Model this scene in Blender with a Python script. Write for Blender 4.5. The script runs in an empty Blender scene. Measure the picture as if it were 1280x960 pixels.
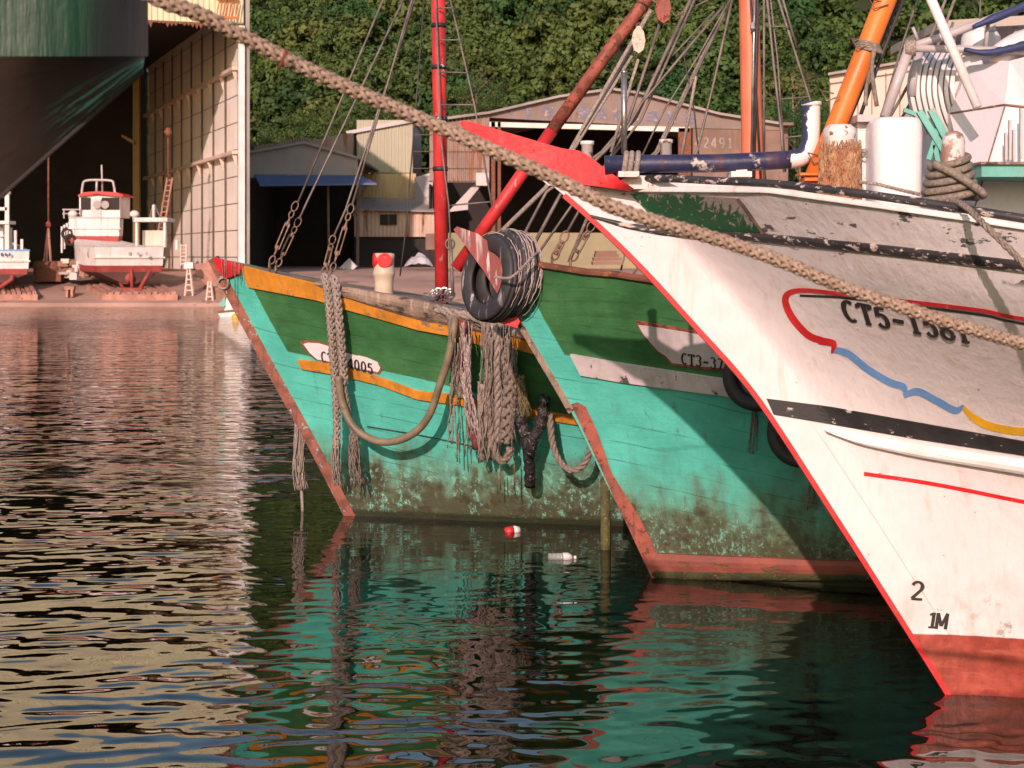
import bpy, math, random
import numpy as np
from mathutils import Vector, Matrix
random.seed(7); np.random.seed(7)
F, HOR, CAMZ = 2200.0, 320.0, 3.03
SC = bpy.context.scene
COL = SC.collection
OFF = {}

def W(px, py, Y):
    return Vector(((px-640)*Y/F, Y, CAMZ-(py-HOR)*Y/F))
def lerp(a, b, t): return a+(b-a)*t
def interp(x, xs, ys): return float(np.interp(x, xs, ys))

# ---------------------------------------------------------------- mesh builder
class MB:
    def __init__(s): s.v = []; s.f = []; s.a = {}; s.smooth = False
    def add(s, verts, faces):
        o = len(s.v); s.v += [tuple(v) for v in verts]; s.f += [tuple(i+o for i in f) for f in faces]
    def quad(s, a, b, c, d): s.add([a, b, c, d], [(0, 1, 2, 3)])
    def build(s, name, mat, parent=None, origin=None):
        me = bpy.data.meshes.new(name)
        if origin is None:
            if parent is not None: origin = OFF[parent.name]
            else:
                A = np.array(s.v); origin = Vector(((A[:, 0].min()+A[:, 0].max())/2, (A[:, 1].min()+A[:, 1].max())/2, A[:, 2].min()))
        origin = Vector(origin)
        me.from_pydata([(v[0]-origin.x, v[1]-origin.y, v[2]-origin.z) for v in s.v], [], s.f)
        if s.smooth:
            me.polygons.foreach_set('use_smooth', [True]*len(me.polygons))
        for k, arr in s.a.items():
            at = me.attributes.new(k, 'FLOAT', 'POINT'); at.data.foreach_set('value', arr)
        me.update()
        if mat: me.materials.append(mat)
        o = bpy.data.objects.new(name, me); COL.objects.link(o)
        if parent is not None:
            o.parent = parent; o.location = origin-OFF[parent.name]
        else: o.location = origin
        OFF[o.name] = origin.copy()
        return o
    def thing(s, name, mat, label, cat, group=None, kind=None, origin=None):
        o = s.build(name, mat, None, origin); tag(o, label, cat, group, kind); return o

def tag(o, label=None, cat=None, group=None, kind=None):
    if label: o['label'] = label
    if cat: o['category'] = cat
    if group: o['group'] = group
    if kind: o['kind'] = kind
    return o
def thing(name, label, cat, loc, group=None):
    o = bpy.data.objects.new(name, None); COL.objects.link(o); o.location = loc; o.empty_display_size = .2
    OFF[o.name] = Vector(loc); return tag(o, label, cat, group)

def catmull(pts, k=6):
    P = [Vector(p) for p in pts]
    if len(P) < 3:
        return [P[0].lerp(P[1], i/k) for i in range(k+1)]
    out = []
    for i in range(len(P)-1):
        p0 = P[i-1] if i else P[0]*2-P[1]; p1 = P[i]; p2 = P[i+1]
        p3 = P[i+2] if i+2 < len(P) else P[-1]*2-P[-2]
        for j in range(k):
            t = j/k
            out.append(.5*((2*p1)+(p2-p0)*t+(2*p0-5*p1+4*p2-p3)*t*t+(3*p1-p0-3*p2+p3)*t**3))
    out.append(P[-1]); return out

def resample(pts, step):
    P = np.array([tuple(p) for p in pts]); d = np.r_[0, np.cumsum(np.linalg.norm(np.diff(P, axis=0), axis=1))]
    n = max(2, int(d[-1]/step)+1); t = np.linspace(0, d[-1], n)
    return [Vector((np.interp(q, d, P[:, 0]), np.interp(q, d, P[:, 1]), np.interp(q, d, P[:, 2]))) for q in t], t

def frames(pts):
    T = []
    n = len(pts)
    for i in range(n):
        t = (pts[min(i+1, n-1)]-pts[max(i-1, 0)])
        T.append(t.normalized() if t.length > 1e-9 else Vector((0, 0, 1)))
    ref = Vector((0, 0, 1)) if abs(T[0].z) < .9 else Vector((1, 0, 0))
    N = [(ref-T[0]*ref.dot(T[0])).normalized()]
    for i in range(1, n):
        v = N[-1]-T[i]*N[-1].dot(T[i])
        N.append(v.normalized() if v.length > 1e-9 else N[-1])
    return T, N, [T[i].cross(N[i]) for i in range(n)]

def tube(mb, pts, r, n=8, caps=True, sq=None):
    pts = [Vector(p) for p in pts]; T, N, B = frames(pts); m = len(pts)
    rr = r if isinstance(r, (list, tuple)) else [r]*m
    V = []; Fc = []
    for i in range(m):
        for k in range(n):
            a = 2*math.pi*k/n
            V.append(pts[i]+(N[i]*math.cos(a)+B[i]*math.sin(a))*rr[i])
    for i in range(m-1):
        for k in range(n):
            k2 = (k+1) % n
            Fc.append((i*n+k, i*n+k2, (i+1)*n+k2, (i+1)*n+k))
    if caps:
        Fc.append(tuple(range(n-1, -1, -1))); Fc.append(tuple((m-1)*n+k for k in range(n)))
    mb.add(V, Fc)

def loop(mb, c, ax, ay, r, n=20, m=6):
    """closed ring, centre c, spanned by vectors ax, ay, tube radius r"""
    c = Vector(c); ax = Vector(ax); ay = Vector(ay); nz = ax.cross(ay).normalized()
    V = []; Fc = []
    for i in range(n):
        a = 2*math.pi*i/n; d = ax*math.cos(a)+ay*math.sin(a); dn = d.normalized()
        for k in range(m):
            b = 2*math.pi*k/m; V.append(c+d+dn*math.cos(b)*r+nz*math.sin(b)*r)
    for i in range(n):
        for k in range(m):
            Fc.append((i*m+k, ((i+1) % n)*m+k, ((i+1) % n)*m+(k+1) % m, i*m+(k+1) % m))
    mb.add(V, Fc)

def rope(mb, pts, R, strands=3, pitch=None, n=6, step=None, fuzz=0):
    pitch = pitch or R*7; step = step or R*.8
    P, t = resample(pts, step); T, N, B = frames(P)
    for s in range(strands):
        ph = 2*math.pi*s/strands
        q = [P[i]+(N[i]*math.cos(ph+2*math.pi*t[i]/pitch)+B[i]*math.sin(ph+2*math.pi*t[i]/pitch))*R*.5 for i in range(len(P))]
        tube(mb, q, R*.53, n)
    for _ in range(fuzz):
        i = random.randrange(len(P)); a = random.random()*6.28
        d = N[i]*math.cos(a)+B[i]*math.sin(a); p = P[i]+d*R*.95
        tube(mb, [p, p+d*R*.3+T[i]*R*random.uniform(-.5, .5), p+d*R*random.uniform(.3, .7)+T[i]*R*random.uniform(-1, 1)], R*.035, 3)

def plait(mb, pts, R, fuzz=0):
    step = R*.28; pitch = R*7.2
    P, t = resample(pts, step); T, N, B = frames(P)
    for s in range(8):
        sg = 1 if s % 2 else -1; ph = math.pi*2*(s//2)/4
        q = []
        for i in range(len(P)):
            a = sg*(2*math.pi*t[i]/pitch+ph)+ (math.pi/4 if sg > 0 else 0)
            rr = R*(.66+.17*sg*math.cos(2*(2*math.pi*t[i]/pitch)+ (0 if (s//2) % 2 else math.pi)))
            q.append(P[i]+(N[i]*math.cos(a)+B[i]*math.sin(a))*rr)
        tube(mb, q, R*.34, 6)
    for _ in range(fuzz):
        i = random.randrange(len(P)); a = random.random()*6.28
        d = N[i]*math.cos(a)+B[i]*math.sin(a); p = P[i]+d*R*.9
        tube(mb, [p, p+d*R*.3+T[i]*R*random.uniform(-.4, .4), p+d*R*random.uniform(.3, .6)+T[i]*R*random.uniform(-.9, .9)], R*.02, 3)

def frayed(mb, pts, R, count, rr, spread=1.0, endloose=.15):
    P = catmull(pts, 5); T, N, B = frames(P); m = len(P)
    for c in range(count):
        a = random.random()*6.28; d = R*math.sqrt(random.random()); w = random.uniform(-3, 3)
        L = m if random.random() > endloose*2 else random.randint(max(3, int(m*.6)), m)
        q = []; dr = random.uniform(-.5, .5)*R*spread
        for i in range(L):
            f = i/(m-1); aa = a+w*f; k = d*(1+spread*.5*f*f)
            q.append(P[i]+N[i]*(math.cos(aa)*k+random.uniform(-.12, .12)*R)+B[i]*(math.sin(aa)*k+random.uniform(-.12, .12)*R)+Vector((dr*f*f, 0, 0)))
        tube(mb, q, [rr*(1-.5*i/m) for i in range(L)], 4, True)

def box(mb, c, sx, sy, sz, rz=0, bev=0):
    """box centred at c"""
    c = Vector(c); ca, sa = math.cos(rz), math.sin(rz); V = []
    for dx, dy, dz in [(-1,-1,-1),(1,-1,-1),(1,1,-1),(-1,1,-1),(-1,-1,1),(1,-1,1),(1,1,1),(-1,1,1)]:
        x, y = dx*sx/2, dy*sy/2
        V.append((c.x+x*ca-y*sa, c.y+x*sa+y*ca, c.z+dz*sz/2))
    mb.add(V, [(3,2,1,0),(4,5,6,7),(0,1,5,4),(1,2,6,5),(2,3,7,6),(3,0,4,7)])
def pbox(mb, x0, y0, x1, y1, Y, d):
    """box whose front face fills the pixel rectangle at depth Y and runs back d metres"""
    a = W(x0, y1, Y); b = W(x1, y0, Y)
    box(mb, ((a.x+b.x)/2, Y+d/2, (a.z+b.z)/2), b.x-a.x, d, b.z-a.z)
def prism(mb, poly, ext):
    """polygon of world points extruded by vector ext"""
    P = [Vector(p) for p in poly]; e = Vector(ext); n = len(P)
    mb.add(P+[p+e for p in P], [tuple(range(n)), tuple(range(2*n-1, n-1, -1))]+[(i, i+n, (i+1) % n+n, (i+1) % n) for i in range(n)])
def pprism(mb, poly, Y, d):
    prism(mb, [W(x, y, Y) for x, y in poly], (0, d, 0))
def lathe(mb, prof, c, axis, n=24, caps=True):
    """prof: list of (r, h) along axis from c"""
    c = Vector(c); ax = Vector(axis).normalized()
    u = ax.orthogonal().normalized(); w = ax.cross(u); V = []; Fc = []; m = len(prof)
    for r, h in prof:
        for k in range(n):
            a = 2*math.pi*k/n; V.append(c+ax*h+(u*math.cos(a)+w*math.sin(a))*r)
    for i in range(m-1):
        for k in range(n):
            Fc.append((i*n+k, i*n+(k+1) % n, (i+1)*n+(k+1) % n, (i+1)*n+k))
    if caps: Fc += [tuple(range(n-1, -1, -1)), tuple((m-1)*n+k for k in range(n))]
    mb.add(V, Fc)
def sheet(mb, p, du, dv, per, dep, nrm, rows=1):
    """corrugated sheet from p along du (ridged) and dv"""
    p = Vector(p); du = Vector(du); dv = Vector(dv); nrm = Vector(nrm).normalized()
    L = du.length; k = max(1, int(L/per)); prof = []
    for i in range(k):
        for q, h in ((0, 0), (.35, 0), (.5, 1), (.85, 1)): prof.append(((i+q)/k, h))
    prof.append((1, 0)); V = []; n = len(prof)
    for j in range(rows+1):
        for t, h in prof: V.append(p+du*t+dv*(j/rows)+nrm*dep*h)
    mb.add(V, [(j*n+i, j*n+i+1, (j+1)*n+i+1, (j+1)*n+i) for j in range(rows) for i in range(n-1)])
def tyre(mb, c, ax, R, w):
    r = R*.58
    prof = [(r, -w*.32), (r*1.05, -w*.42), (R*.8, -w*.52), (R*.93, -w*.47), (R*.985, -w*.36), (R*.96,-w*.30),(R*.96,-w*.27), (R, -w*.24), (R, -w*.1), (R*.965, -w*.09), (R*.965, -w*.05), (R, -w*.04), (R, w*.04), (R*.965, w*.05), (R*.965, w*.09), (R, w*.1), (R, w*.24), (R*.96,w*.27),(R*.96,w*.3), (R*.985, w*.36),
            (R*.93, w*.47), (R*.8, w*.52), (r*1.05, w*.42), (r, w*.32), (R*.72, w*.3), (R*.88, w*.15), (R*.88, -w*.15), (R*.72, -w*.3), (r, -w*.32)]
    lathe(mb, prof, c, ax, 40, False)

# ---------------------------------------------------------------- materials
class NT:
    def __init__(s, name):
        s.m = bpy.data.materials.new(name); s.m.use_nodes = True; s.t = s.m.node_tree
        s.b = s.t.nodes['Principled BSDF']
    def link(s, a, b): s.t.links.new(a, b)
    def n(s, ty, **kw):
        d = s.t.nodes.new(ty)
        for k, v in kw.items(): setattr(d, k, v)
        return d
    def put(s, sock, v):
        if hasattr(v, 'links'): s.link(v, sock)
        elif v is not None:
            if isinstance(v, (tuple, list)) and len(v) == 3 and sock.type == 'RGBA': v = (*v, 1)
            sock.default_value = v
    def math(s, op, a, b=None, c=None, clamp=False):
        d = s.n('ShaderNodeMath', operation=op, use_clamp=clamp)
        for i, x in enumerate((a, b, c)):
            if x is not None: s.put(d.inputs[i], x)
        return d.outputs[0]
    def ss(s, x, lo, hi, a=0., b=1.):
        d = s.n('ShaderNodeMapRange', interpolation_type='SMOOTHSTEP')
        s.put(d.inputs['Value'], x); s.put(d.inputs['From Min'], lo); s.put(d.inputs['From Max'], hi)
        d.inputs['To Min'].default_value = a; d.inputs['To Max'].default_value = b
        return d.outputs[0]
    def mix(s, f, a, b, bt='MIX'):
        d = s.n('ShaderNodeMix', data_type='RGBA', blend_type=bt)
        s.put(d.inputs[0], f); s.put(d.inputs[6], a); s.put(d.inputs[7], b); return d.outputs[2]
    def attr(s, k): return s.n('ShaderNodeAttribute', attribute_name=k).outputs['Fac']
    def co(s, sc=(1, 1, 1)):
        t = s.n('ShaderNodeTexCoord'); mp = s.n('ShaderNodeMapping'); s.link(t.outputs['Object'], mp.inputs[0])
        mp.inputs['Scale'].default_value = sc; return mp.outputs[0]
    def noise(s, vec, sc, det=4, ro=.55, dist=0):
        d = s.n('ShaderNodeTexNoise'); s.link(vec, d.inputs['Vector']); d.inputs['Scale'].default_value = sc
        d.inputs['Detail'].default_value = det; d.inputs['Roughness'].default_value = ro; d.inputs['Distortion'].default_value = dist
        return d.outputs[0]
    def vor(s, vec, sc, feat='F1'):
        d = s.n('ShaderNodeTexVoronoi', feature=feat); s.link(vec, d.inputs['Vector']); d.inputs['Scale'].default_value = sc; return d.outputs[0]
    def bump(s, h, dist, strength=1.):
        d = s.n('ShaderNodeBump'); s.link(h, d.inputs['Height']); d.inputs['Distance'].default_value = dist; d.inputs['Strength'].default_value = strength
        s.link(d.outputs[0], s.b.inputs['Normal'])
    def fin(s, col, rough=.5, metal=0):
        s.put(s.b.inputs['Base Color'], col); s.put(s.b.inputs['Roughness'], rough); s.put(s.b.inputs['Metallic'], metal); return s.m

def paint(name, col, rough=.5, var=.25, sc=1.5, chip=None, chipamt=.3, chipsc=9, stain=None, stainamt=.3, bump=.003, str=(1, 1, 1), metal=0, bsc=40):
    """weathered paint: slow tone changes, chips to an under-colour, vertical stains"""
    m = NT(name); v = m.co(); vs = m.co(str)
    a = m.noise(v, sc, 5); dark = tuple(c*(1-var) for c in col); light = tuple(min(1, c*(1+var*.6)) for c in col)
    c = m.mix(m.ss(a, .3, .7), dark, light)
    if stain:
        sv = m.co((sc*4, sc*4, sc*.35)); c = m.mix(m.math('MULTIPLY', m.ss(m.noise(sv, 1, 4, .6), .5, .75), stainamt), c, stain)
    k = None
    if chip:
        th = .72-.3*chipamt
        k = m.ss(m.noise(vs, chipsc, 6, .65), th, th+.05); c = m.mix(k, c, chip)
    fine = m.noise(v, bsc, 3)
    c = m.mix(m.ss(fine, .35, .8, 0, .18), c, tuple(x*.6 for x in col))
    if bump:
        h = m.math('ADD', m.math('MULTIPLY', fine, .5), a)
        if k is not None: h = m.math('SUBTRACT', h, m.math('MULTIPLY', k, .5))
        m.bump(h, bump)
    return m.fin(c, m.ss(a, .2, .8, max(.05, rough-.1), min(1, rough+.12)), metal)

M = {}
def mk(k, *a, **kw): M[k] = paint(k, *a, **kw); return M[k]
RUST = (.16, .055, .025); WOOD = (.26, .17, .11)
mk('white', (.79, .75, .735), .42, .1, 1.2, RUST, .02, 7, (.5, .34, .24), .35)
mk('white_worn', (.74, .70, .67), .5, .12, 2, (.10, .09, .09), .38, 8, (.45, .27, .17), .45, str=(.35, 1, 1))
mk('white_rust', (.72, .67, .63), .5, .15, 3, RUST, .45, 9, RUST, .5)
mk('lilac_white', (.74, .68, .705), .4, .08, 1, RUST, .02, 5, (.5, .36, .28), .25)
mk('red', (.70, .022, .026), .5, .25, 4, (.6, .42, .4), .22, 26)
mk('red_mast', (.58, .032, .034), .48, .3, 3, (.5, .25, .2), .3, 12, (.2, .05, .04), .5, str=(1, 1, .4))
mk('rust_red', (.33, .085, .055), .65, .4, 5, (.14, .05, .025), .55, 12, (.12, .05, .03), .6, bump=.008)
mk('rust', (.2, .075, .04), .8, .4, 6, (.34, .13, .06), .5, 12)
mk('stem_rust', (.27, .095, .06), .8, .5, 7, (.36, .34, .29), .5, 13, (.09, .05, .035), .7, bump=.012)
mk('orange', (.66, .27, .03), .5, .25, 4, WOOD, .42, 8, (.2, .1, .05), .5, str=(.4, 1, 1))
mk('orange_pole', (.80, .19, .025), .45, .2, 2.5, (.45, .2, .1), .3, 14, (.4, .1, .03), .5, str=(1, 1, .4))
mk('salmon', (.68, .19, .10), .45, .2, 2, (.45, .2, .1), .2, 9, str=(2, 2, .2))
mk('oldwood', (.27, .19, .135), .8, .4, 5, (.07, .05, .04), .5, 9, (.6, .5, .42), .5, str=(.3, 1, 1.5), bump=.01)
mk('maroon', (.27, .055, .045), .6, .3, 4, (.62, .56, .53), .4, 7, (.7, .64, .6), .9, str=(2.5, 2.5, .25))
mk('black_paint', (.028, .027, .028), .5, .3, 4, (.5, .46, .43), .32, 16, str=(.5, 1, 1))
mk('black_worn', (.04, .038, .04), .5, .3, 4, (.55, .47, .42), .55, 20, str=(.3, 1, 1.3))
mk('navy', (.03, .035, .085), .35, .3, 3, (.5, .42, .37), .42, 7, RUST, .6)
mk('teal', (.15, .46, .38), .55, .25, 2, (.4, .34, .3), .4, 9)
mk('teal_dark', (.03, .12, .1), .6, .2, 2)
mk('yellow', (.85, .48, .02), .45, .15, 4, (.7, .6, .45), .2, 26)
mk('blue', (.16, .36, .70), .45, .15, 4, (.6, .6, .62), .2, 26)
mk('blue_tarp', (.03, .045, .13), .6, .3, 3)
mk('ink', (.022, .02, .02), .55, .2, 8, (.6, .55, .52), .12, 22)
mk('steel', (.45, .42, .4), .35, .2, 6, RUST, .12, 14, metal=.85)
mk('wire', (.21, .175, .15), .6, .4, 6, RUST, .3, 12, metal=.3)
mk('darkwire', (.05, .045, .045), .6, .3, 6)
mk('concrete', (.42, .3, .24), .9, .25, .3, (.25, .12, .08), .35, .8, bump=.02, bsc=6)
mk('yard', (.43, .265, .205), .92, .3, .2, (.22, .115, .08), .42, .5, bump=.03, bsc=5)
mk('cart', (.44, .22, .16), .8, .3, 2, RUST, .35, 4)
mk('cart_orange', (.6, .16, .03), .6, .25, 3)
mk('cream_sheet', (.70, .66, .44), .6, .1, .3, RUST, .05, .8, (.4, .2, .11), .35, str=(2, 2, .2))
mk('pale_sheet', (.72, .58, .48), .6, .12, .4, RUST, .06, 1.2, (.42, .24, .15), .4, str=(2, 2, .2))
mk('pale_panel', (.90, .83, .75), .6, .04, .4, RUST, .0, 1.1, (.5, .33, .22), .25, str=(2, 2, .2))
mk('seam', (.16, .11, .085), .8, .3, 2)
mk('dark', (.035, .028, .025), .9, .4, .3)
mk('green_sheet', (.46, .44, .31), .6, .12, .25, RUST, .04, 1, (.35, .25, .14), .3, str=(2, 2, .2))
mk('yellow_sheet', (.66, .50, .27), .6, .12, .25, RUST, .06, 1, RUST, .35)
mk('grey_sheet', (.36, .32, .29), .6, .2, .3, RUST, .08, 1)
mk('light_sheet', (.58, .52, .5), .6, .15, .3, RUST, .12, 1)
mk('rusty_sheet', (.33, .235, .19), .7, .3, .35, (.28, .11, .05), .5, .7, (.22, .08, .04), .8, str=(2, 2, .25))
mk('old_timber', (.25, .165, .13), .85, .3, .4, (.22, .12, .08), .5, .9, (.2, .1, .06), .6, str=(2, 2, .2))
mk('gable', (.26, .195, .17), .8, .2, .4, (.2, .11, .08), .42, .8, (.2, .11, .08), .5, str=(1.5, 1.5, .3))
mk('faded_blue', (.19, .2, .3), .85, .25, 1, (.45, .34, .29), .6, 2)
mk('blue_awning', (.10, .15, .30), .6, .25, .4, (.3, .3, .34), .25, .8)
mk('roof_grey', (.34, .29, .27), .7, .3, .3, RUST, .3, .7)
mk('low_wall', (.30, .265, .155), .8, .2, .4)
mk('warehouse', (.66, .53, .44), .6, .1, .2, RUST, .03, .8)
mk('yellow_steel', (.2, .13, .025), .6, .2)  # darkened yellow: shade inside the hangar is put into the colour
mk('tarp', (.55, .52, .52), .6, .3, 1)
mk('stuff_brown', (.3, .17, .12), .85, .4, 1.5)
mk('sampan_white', (.76, .70, .66), .5, .15, 1, (.36, .2, .14), .22, 2.2, (.34, .2, .12), .5, str=(1, 1, .5))
mk('faint_number', (.36, .30, .26), .9, .3, .8, (.28, .19, .15), .45, 1.5)
mk('hull_bottom_shaded', (.11, .045, .035), .8, .3, 1)  # dark brown with the shade under the inward sloping hull put in
mk('stern_red', (.34, .06, .045), .7, .3, 2)
mk('sampan_red', (.34, .05, .04), .6, .25, 1.5)
mk('window', (.02, .022, .025), .08, .1)
mk('cream_post', (.62, .52, .38), .55, .15, 3, RUST, .15, 9)
mk('grey_pipe', (.5, .46, .46), .45, .15, 3, RUST, .12, 9)
mk('blockwood', (.62, .5, .4), .6, .3, 20, (.3, .18, .1), .4, 30)
mk('deck', (.3, .25, .2), .85, .3, 2)
mk('leaf_stick', (.10, .095, .03), .8, .5, 10, (.2, .2, .07), .5, 25)
mk('bottle_red', (.6, .03, .03), .4, .1)
mk('bottle_white', (.8, .78, .76), .3, .1)
mk('bark', (.22, .15, .1), .9, .3, 3)
mk('hose', (.23, .18, .115), .55, .3, 4, (.16, .13, .08), .3, 9)

def fibre(name, col, dark, sc=60):
    m = NT(name); v = m.co(); a = m.noise(v, sc, 4, .7); b = m.noise(v, 4, 3)
    c = m.mix(m.ss(a, .3, .72), dark, col); c = m.mix(m.ss(b, .4, .7, 0, .45), c, dark)
    m.bump(a, .004); return m.fin(c, .9)
M['hawser'] = fibre('hawser', (.50, .38, .29), (.24, .16, .11), 70)
M['hemp'] = fibre('hemp', (.35, .295, .235), (.14, .11, .085), 50)
M['hemp_pale'] = fibre('hemp_pale', (.45, .385, .325), (.2, .16, .13), 50)
M['net_red'] = fibre('net_red', (.28, .07, .055), (.12, .03, .025), 30)
M['net_white'] = fibre('net_white', (.6, .52, .48), (.3, .22, .2), 40)
M['coir'] = fibre('coir', (.62, .42, .22), (.36, .15, .08), 14)
M['algae_rope'] = fibre('algae_rope', (.3, .24, .12), (.08, .07, .03), 30)

def rubber():
    m = NT('rubber'); v = m.co(); sv = m.co((9, 9, 1.2))
    a = m.noise(v, 8, 4); c = m.mix(a, (.018, .017, .018), (.055, .05, .05))
    st = m.math('MULTIPLY', m.ss(m.noise(sv, 1.6, 5, .65), .56, .66), m.ss(m.noise(v, 2.2, 2), .42, .62))
    c = m.mix(m.math('MULTIPLY', st, .85), c, (.6, .56, .54)); m.bump(a, .004)
    return m.fin(c, .6)
M['rubber'] = rubber()
M['rubber_clean'] = paint('rubber_clean', (.03, .028, .027), .65, .35, 5)
M['plastic_black'] = paint('plastic_black', (.03, .027, .027), .22, .4, 14, (.36, .3, .28), .45, 18, bump=.03)  # pale chip flecks paint white highlights onto the shiny black
WAVES = [(.37, .12, .030, 'a', 15), (.25, -.42, .022, 'b', 12), (.52, .55, .022, 'c', 17), (1.2, -.2, .02, 'c', 10), (.17, .9, .012, 'a', 18)]
# ---------------------------------------------------------------- hulls
class Hull:
    def __init__(s, Yc, stem_px, sheer_px, sheer_far, zbot, L, B, La, p, stemhalf=.05, fl=.85):
        s.fl = fl
        s.Yc, s.zbot, s.L, s.B, s.La, s.p, s.sh = Yc, zbot, L, B, La, p, stemhalf
        st = [W(x, y, Yc) for x, y in stem_px]
        c = catmull([(q.x, 0, q.z) for q in st], 8)
        s.sz = [q.z for q in c][::-1]; s.sx = [q.x for q in c][::-1]      # ascending z
        s.xtip = s.sx[-1]; s.ztip = s.sz[-1]
        X, Z = [], []
        for px, py in sheer_px:
            u = 0
            for _ in range(40):
                Y = Yc-s.b(u, 1); x = (px-640)*Y/F; u = .5*u+.5*max(0, x-s.xtip)
            X.append(x); Z.append(CAMZ-(py-HOR)*Y/F)
        for x, z in sheer_far: X.append(x); Z.append(z)
        c = catmull([(a, 0, b) for a, b in zip(X, Z)], 6)
        s.X, s.Z = [q.x for q in c], [q.z for q in c]
        s.vs = np.linspace(0, 1, 200); zt = s.zs(s.xtip)
        s.ztop = zt
        s.vx = []
        for v in s.vs:
            z = zbot+v*(zt-zbot)
            x = np.interp(z, s.sz, s.sx)
            if z < s.sz[0]: x = s.sx[0]+(s.sz[0]-z)*(s.sx[0]-s.sx[6])/(s.sz[6]-s.sz[0]+1e-9)
            s.vx.append(float(x))
    def k(s, v):
        if s.fl: return v**s.fl
        t = min(1, max(0, (v-.42)/.5)); return .12*v+.88*t*t*(3-2*t)
    def zs(s, x): return float(np.interp(x, s.X, s.Z))
    def b(s, u, v):
        v = min(1.05, max(0, v)); u = max(0, u)
        A = lerp(s.B[0], s.B[1], s.k(v)); La = lerp(s.La[0], s.La[1], s.k(v))
        u0 = 0 if s.fl else lerp(.25, .5, v)
        r = s.sh+(.13*u if not s.fl else 0)+A*(1-math.exp(-(max(0, u-u0)/La)**s.p))
        e = max(0, u-(s.L*.6))/(s.L*.4); return r*(1-.22*e*e)
    def pt(s, u, v, side=-1, off=0):
        x = float(np.interp(v, s.vs, s.vx))+u
        z = s.zbot+v*(s.zs(x)-s.zbot)
        return Vector((x, s.Yc+side*(s.b(u, v)+off), z))
    def nrm(s, u, v):
        e = .01; a = s.pt(u+e, v)-s.pt(max(0, u-e), v); c = s.pt(u, min(1, v+e))-s.pt(u, v-e)
        n = a.cross(c).normalized()
        return n if n.y < 0 else -n
    def pix(s, px, py, off=0):
        u = .3; v = .5; Y = s.Yc
        for _ in range(60):
            x = (px-640)*Y/F; z = CAMZ-(py-HOR)*Y/F
            v = (z-s.zbot)/(s.zs(x)-s.zbot); vv = min(1, max(0, v))
            u = x-float(np.interp(vv, s.vs, s.vx)); Y = .6*Y+.4*(s.Yc-s.b(u, vv))
        P = Vector((x, Y, z))
        if off:
            P = P+s.nrm(max(.02, u), min(.98, max(.03, v)))*off
        return P
    def Yat(s, px, py, d=0): return s.pix(px, py).y-d
    def at(s, px, py, d=0):
        """point on the sight line that hangs d metres in front of the hull"""
        return W(px, py, s.Yat(px, py, d))
    def mesh(s, nu=90, nv=44):
        mb = MB(); mb.smooth = True
        us = [s.L*(i/nu)**1.7 for i in range(nu+1)]
        vs = [j/nv for j in range(nv+1)]; hu, hs, hz = [], [], []
        for side in (-1, 1):
            V = []
            for u in us:
                for v in vs:
                    P = s.pt(u, v, side); V.append(P); hu.append(u); hs.append(s.zs(P.x)-P.z); hz.append(P.z)
            n = nv+1; Fc = []
            for i in range(nu):
                for j in range(nv):
                    q = (i*n+j, (i+1)*n+j, (i+1)*n+j+1, i*n+j+1)
                    Fc.append(q if side < 0 else q[::-1])
            mb.add(V, Fc)
        # transom and stem closing strip
        A = [s.pt(s.L, v, -1) for v in vs]; Bq = [s.pt(s.L, v, 1) for v in vs]
        mb.add(A+Bq, [(j, j+len(vs), j+1+len(vs), j+1) for j in range(nv)])
        hu += [s.L]*(2*len(vs)); hs += [.5]*(2*len(vs)); hz += [p.z for p in A+Bq]
        A = [s.pt(0, v, -1) for v in vs]; Bq = [s.pt(0, v, 1) for v in vs]
        mb.add(A+Bq, [(j, j+1, j+1+len(vs), j+len(vs)) for j in range(nv)])
        hu += [0]*(2*len(vs)); hs += [.5]*(2*len(vs)); hz += [p.z for p in A+Bq]
        mb.a = {'hu': hu, 'hs': hs, 'hz': hz}
        return mb
    def deck(s, drop, inset=.06):
        mb = MB(); us = [.12+(s.L-.12)*(i/30)**1.3 for i in range(31)]; V = []
        for u in us:
            x = float(np.interp(1, s.vs, s.vx))+u; z = s.zs(x)-drop; v = (z-s.zbot)/(s.zs(x)-s.zbot)
            uu = x-float(np.interp(v, s.vs, s.vx)); bb = max(.01, s.b(max(0, uu), v)-inset)
            V += [(x, s.Yc-bb, z), (x, s.Yc+bb, z)]
        mb.add(V, [(2*i, 2*i+2, 2*i+3, 2*i+1) for i in range(30)]); return mb
    def band(s, mb, top, bot, off, n=60, lip=True, rnd=0):
        """plank fixed on the hull between two picture lines, off metres proud"""
        top, bot = list(top), list(bot)
        for P_ in (top, bot):
            if P_[-1][0] == 1500:
                sl_ = (P_[-1][1]-P_[-2][1])/(P_[-1][0]-P_[-2][0]); P_.append((2300, P_[-1][1]+800*sl_*.86)); n = max(n, 110)
        tx = [p[0] for p in top]; bx = [p[0] for p in bot]; rows = []
        K = 5
        for i in range(n+1):
            t = i/n; xa = lerp(tx[0], tx[-1], t); xb = lerp(bx[0], bx[-1], t)
            ya = interp(xa, tx, [p[1] for p in top]); yb = interp(xb, bx, [p[1] for p in bot])
            A, Bq = s.pix(xa, ya, .001), s.pix(xb, yb, .001)
            r = []
            for k in range(K):
                f = k/(K-1); x, y = lerp(xa, xb, f), lerp(ya, yb, f)
                h = off*(math.sqrt(max(0, 1-(2*f-1)**2))*rnd+(1-rnd))+.002
                r.append(s.pix(x, y, h))
            rows.append([A]+r+[Bq] if lip else r)
        m = len(rows[0]); V = [p for r in rows for p in r]
        Fc = [(i*m+k, i*m+k+1, (i+1)*m+k+1, (i+1)*m+k) for i in range(n) for k in range(m-1)]
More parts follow.
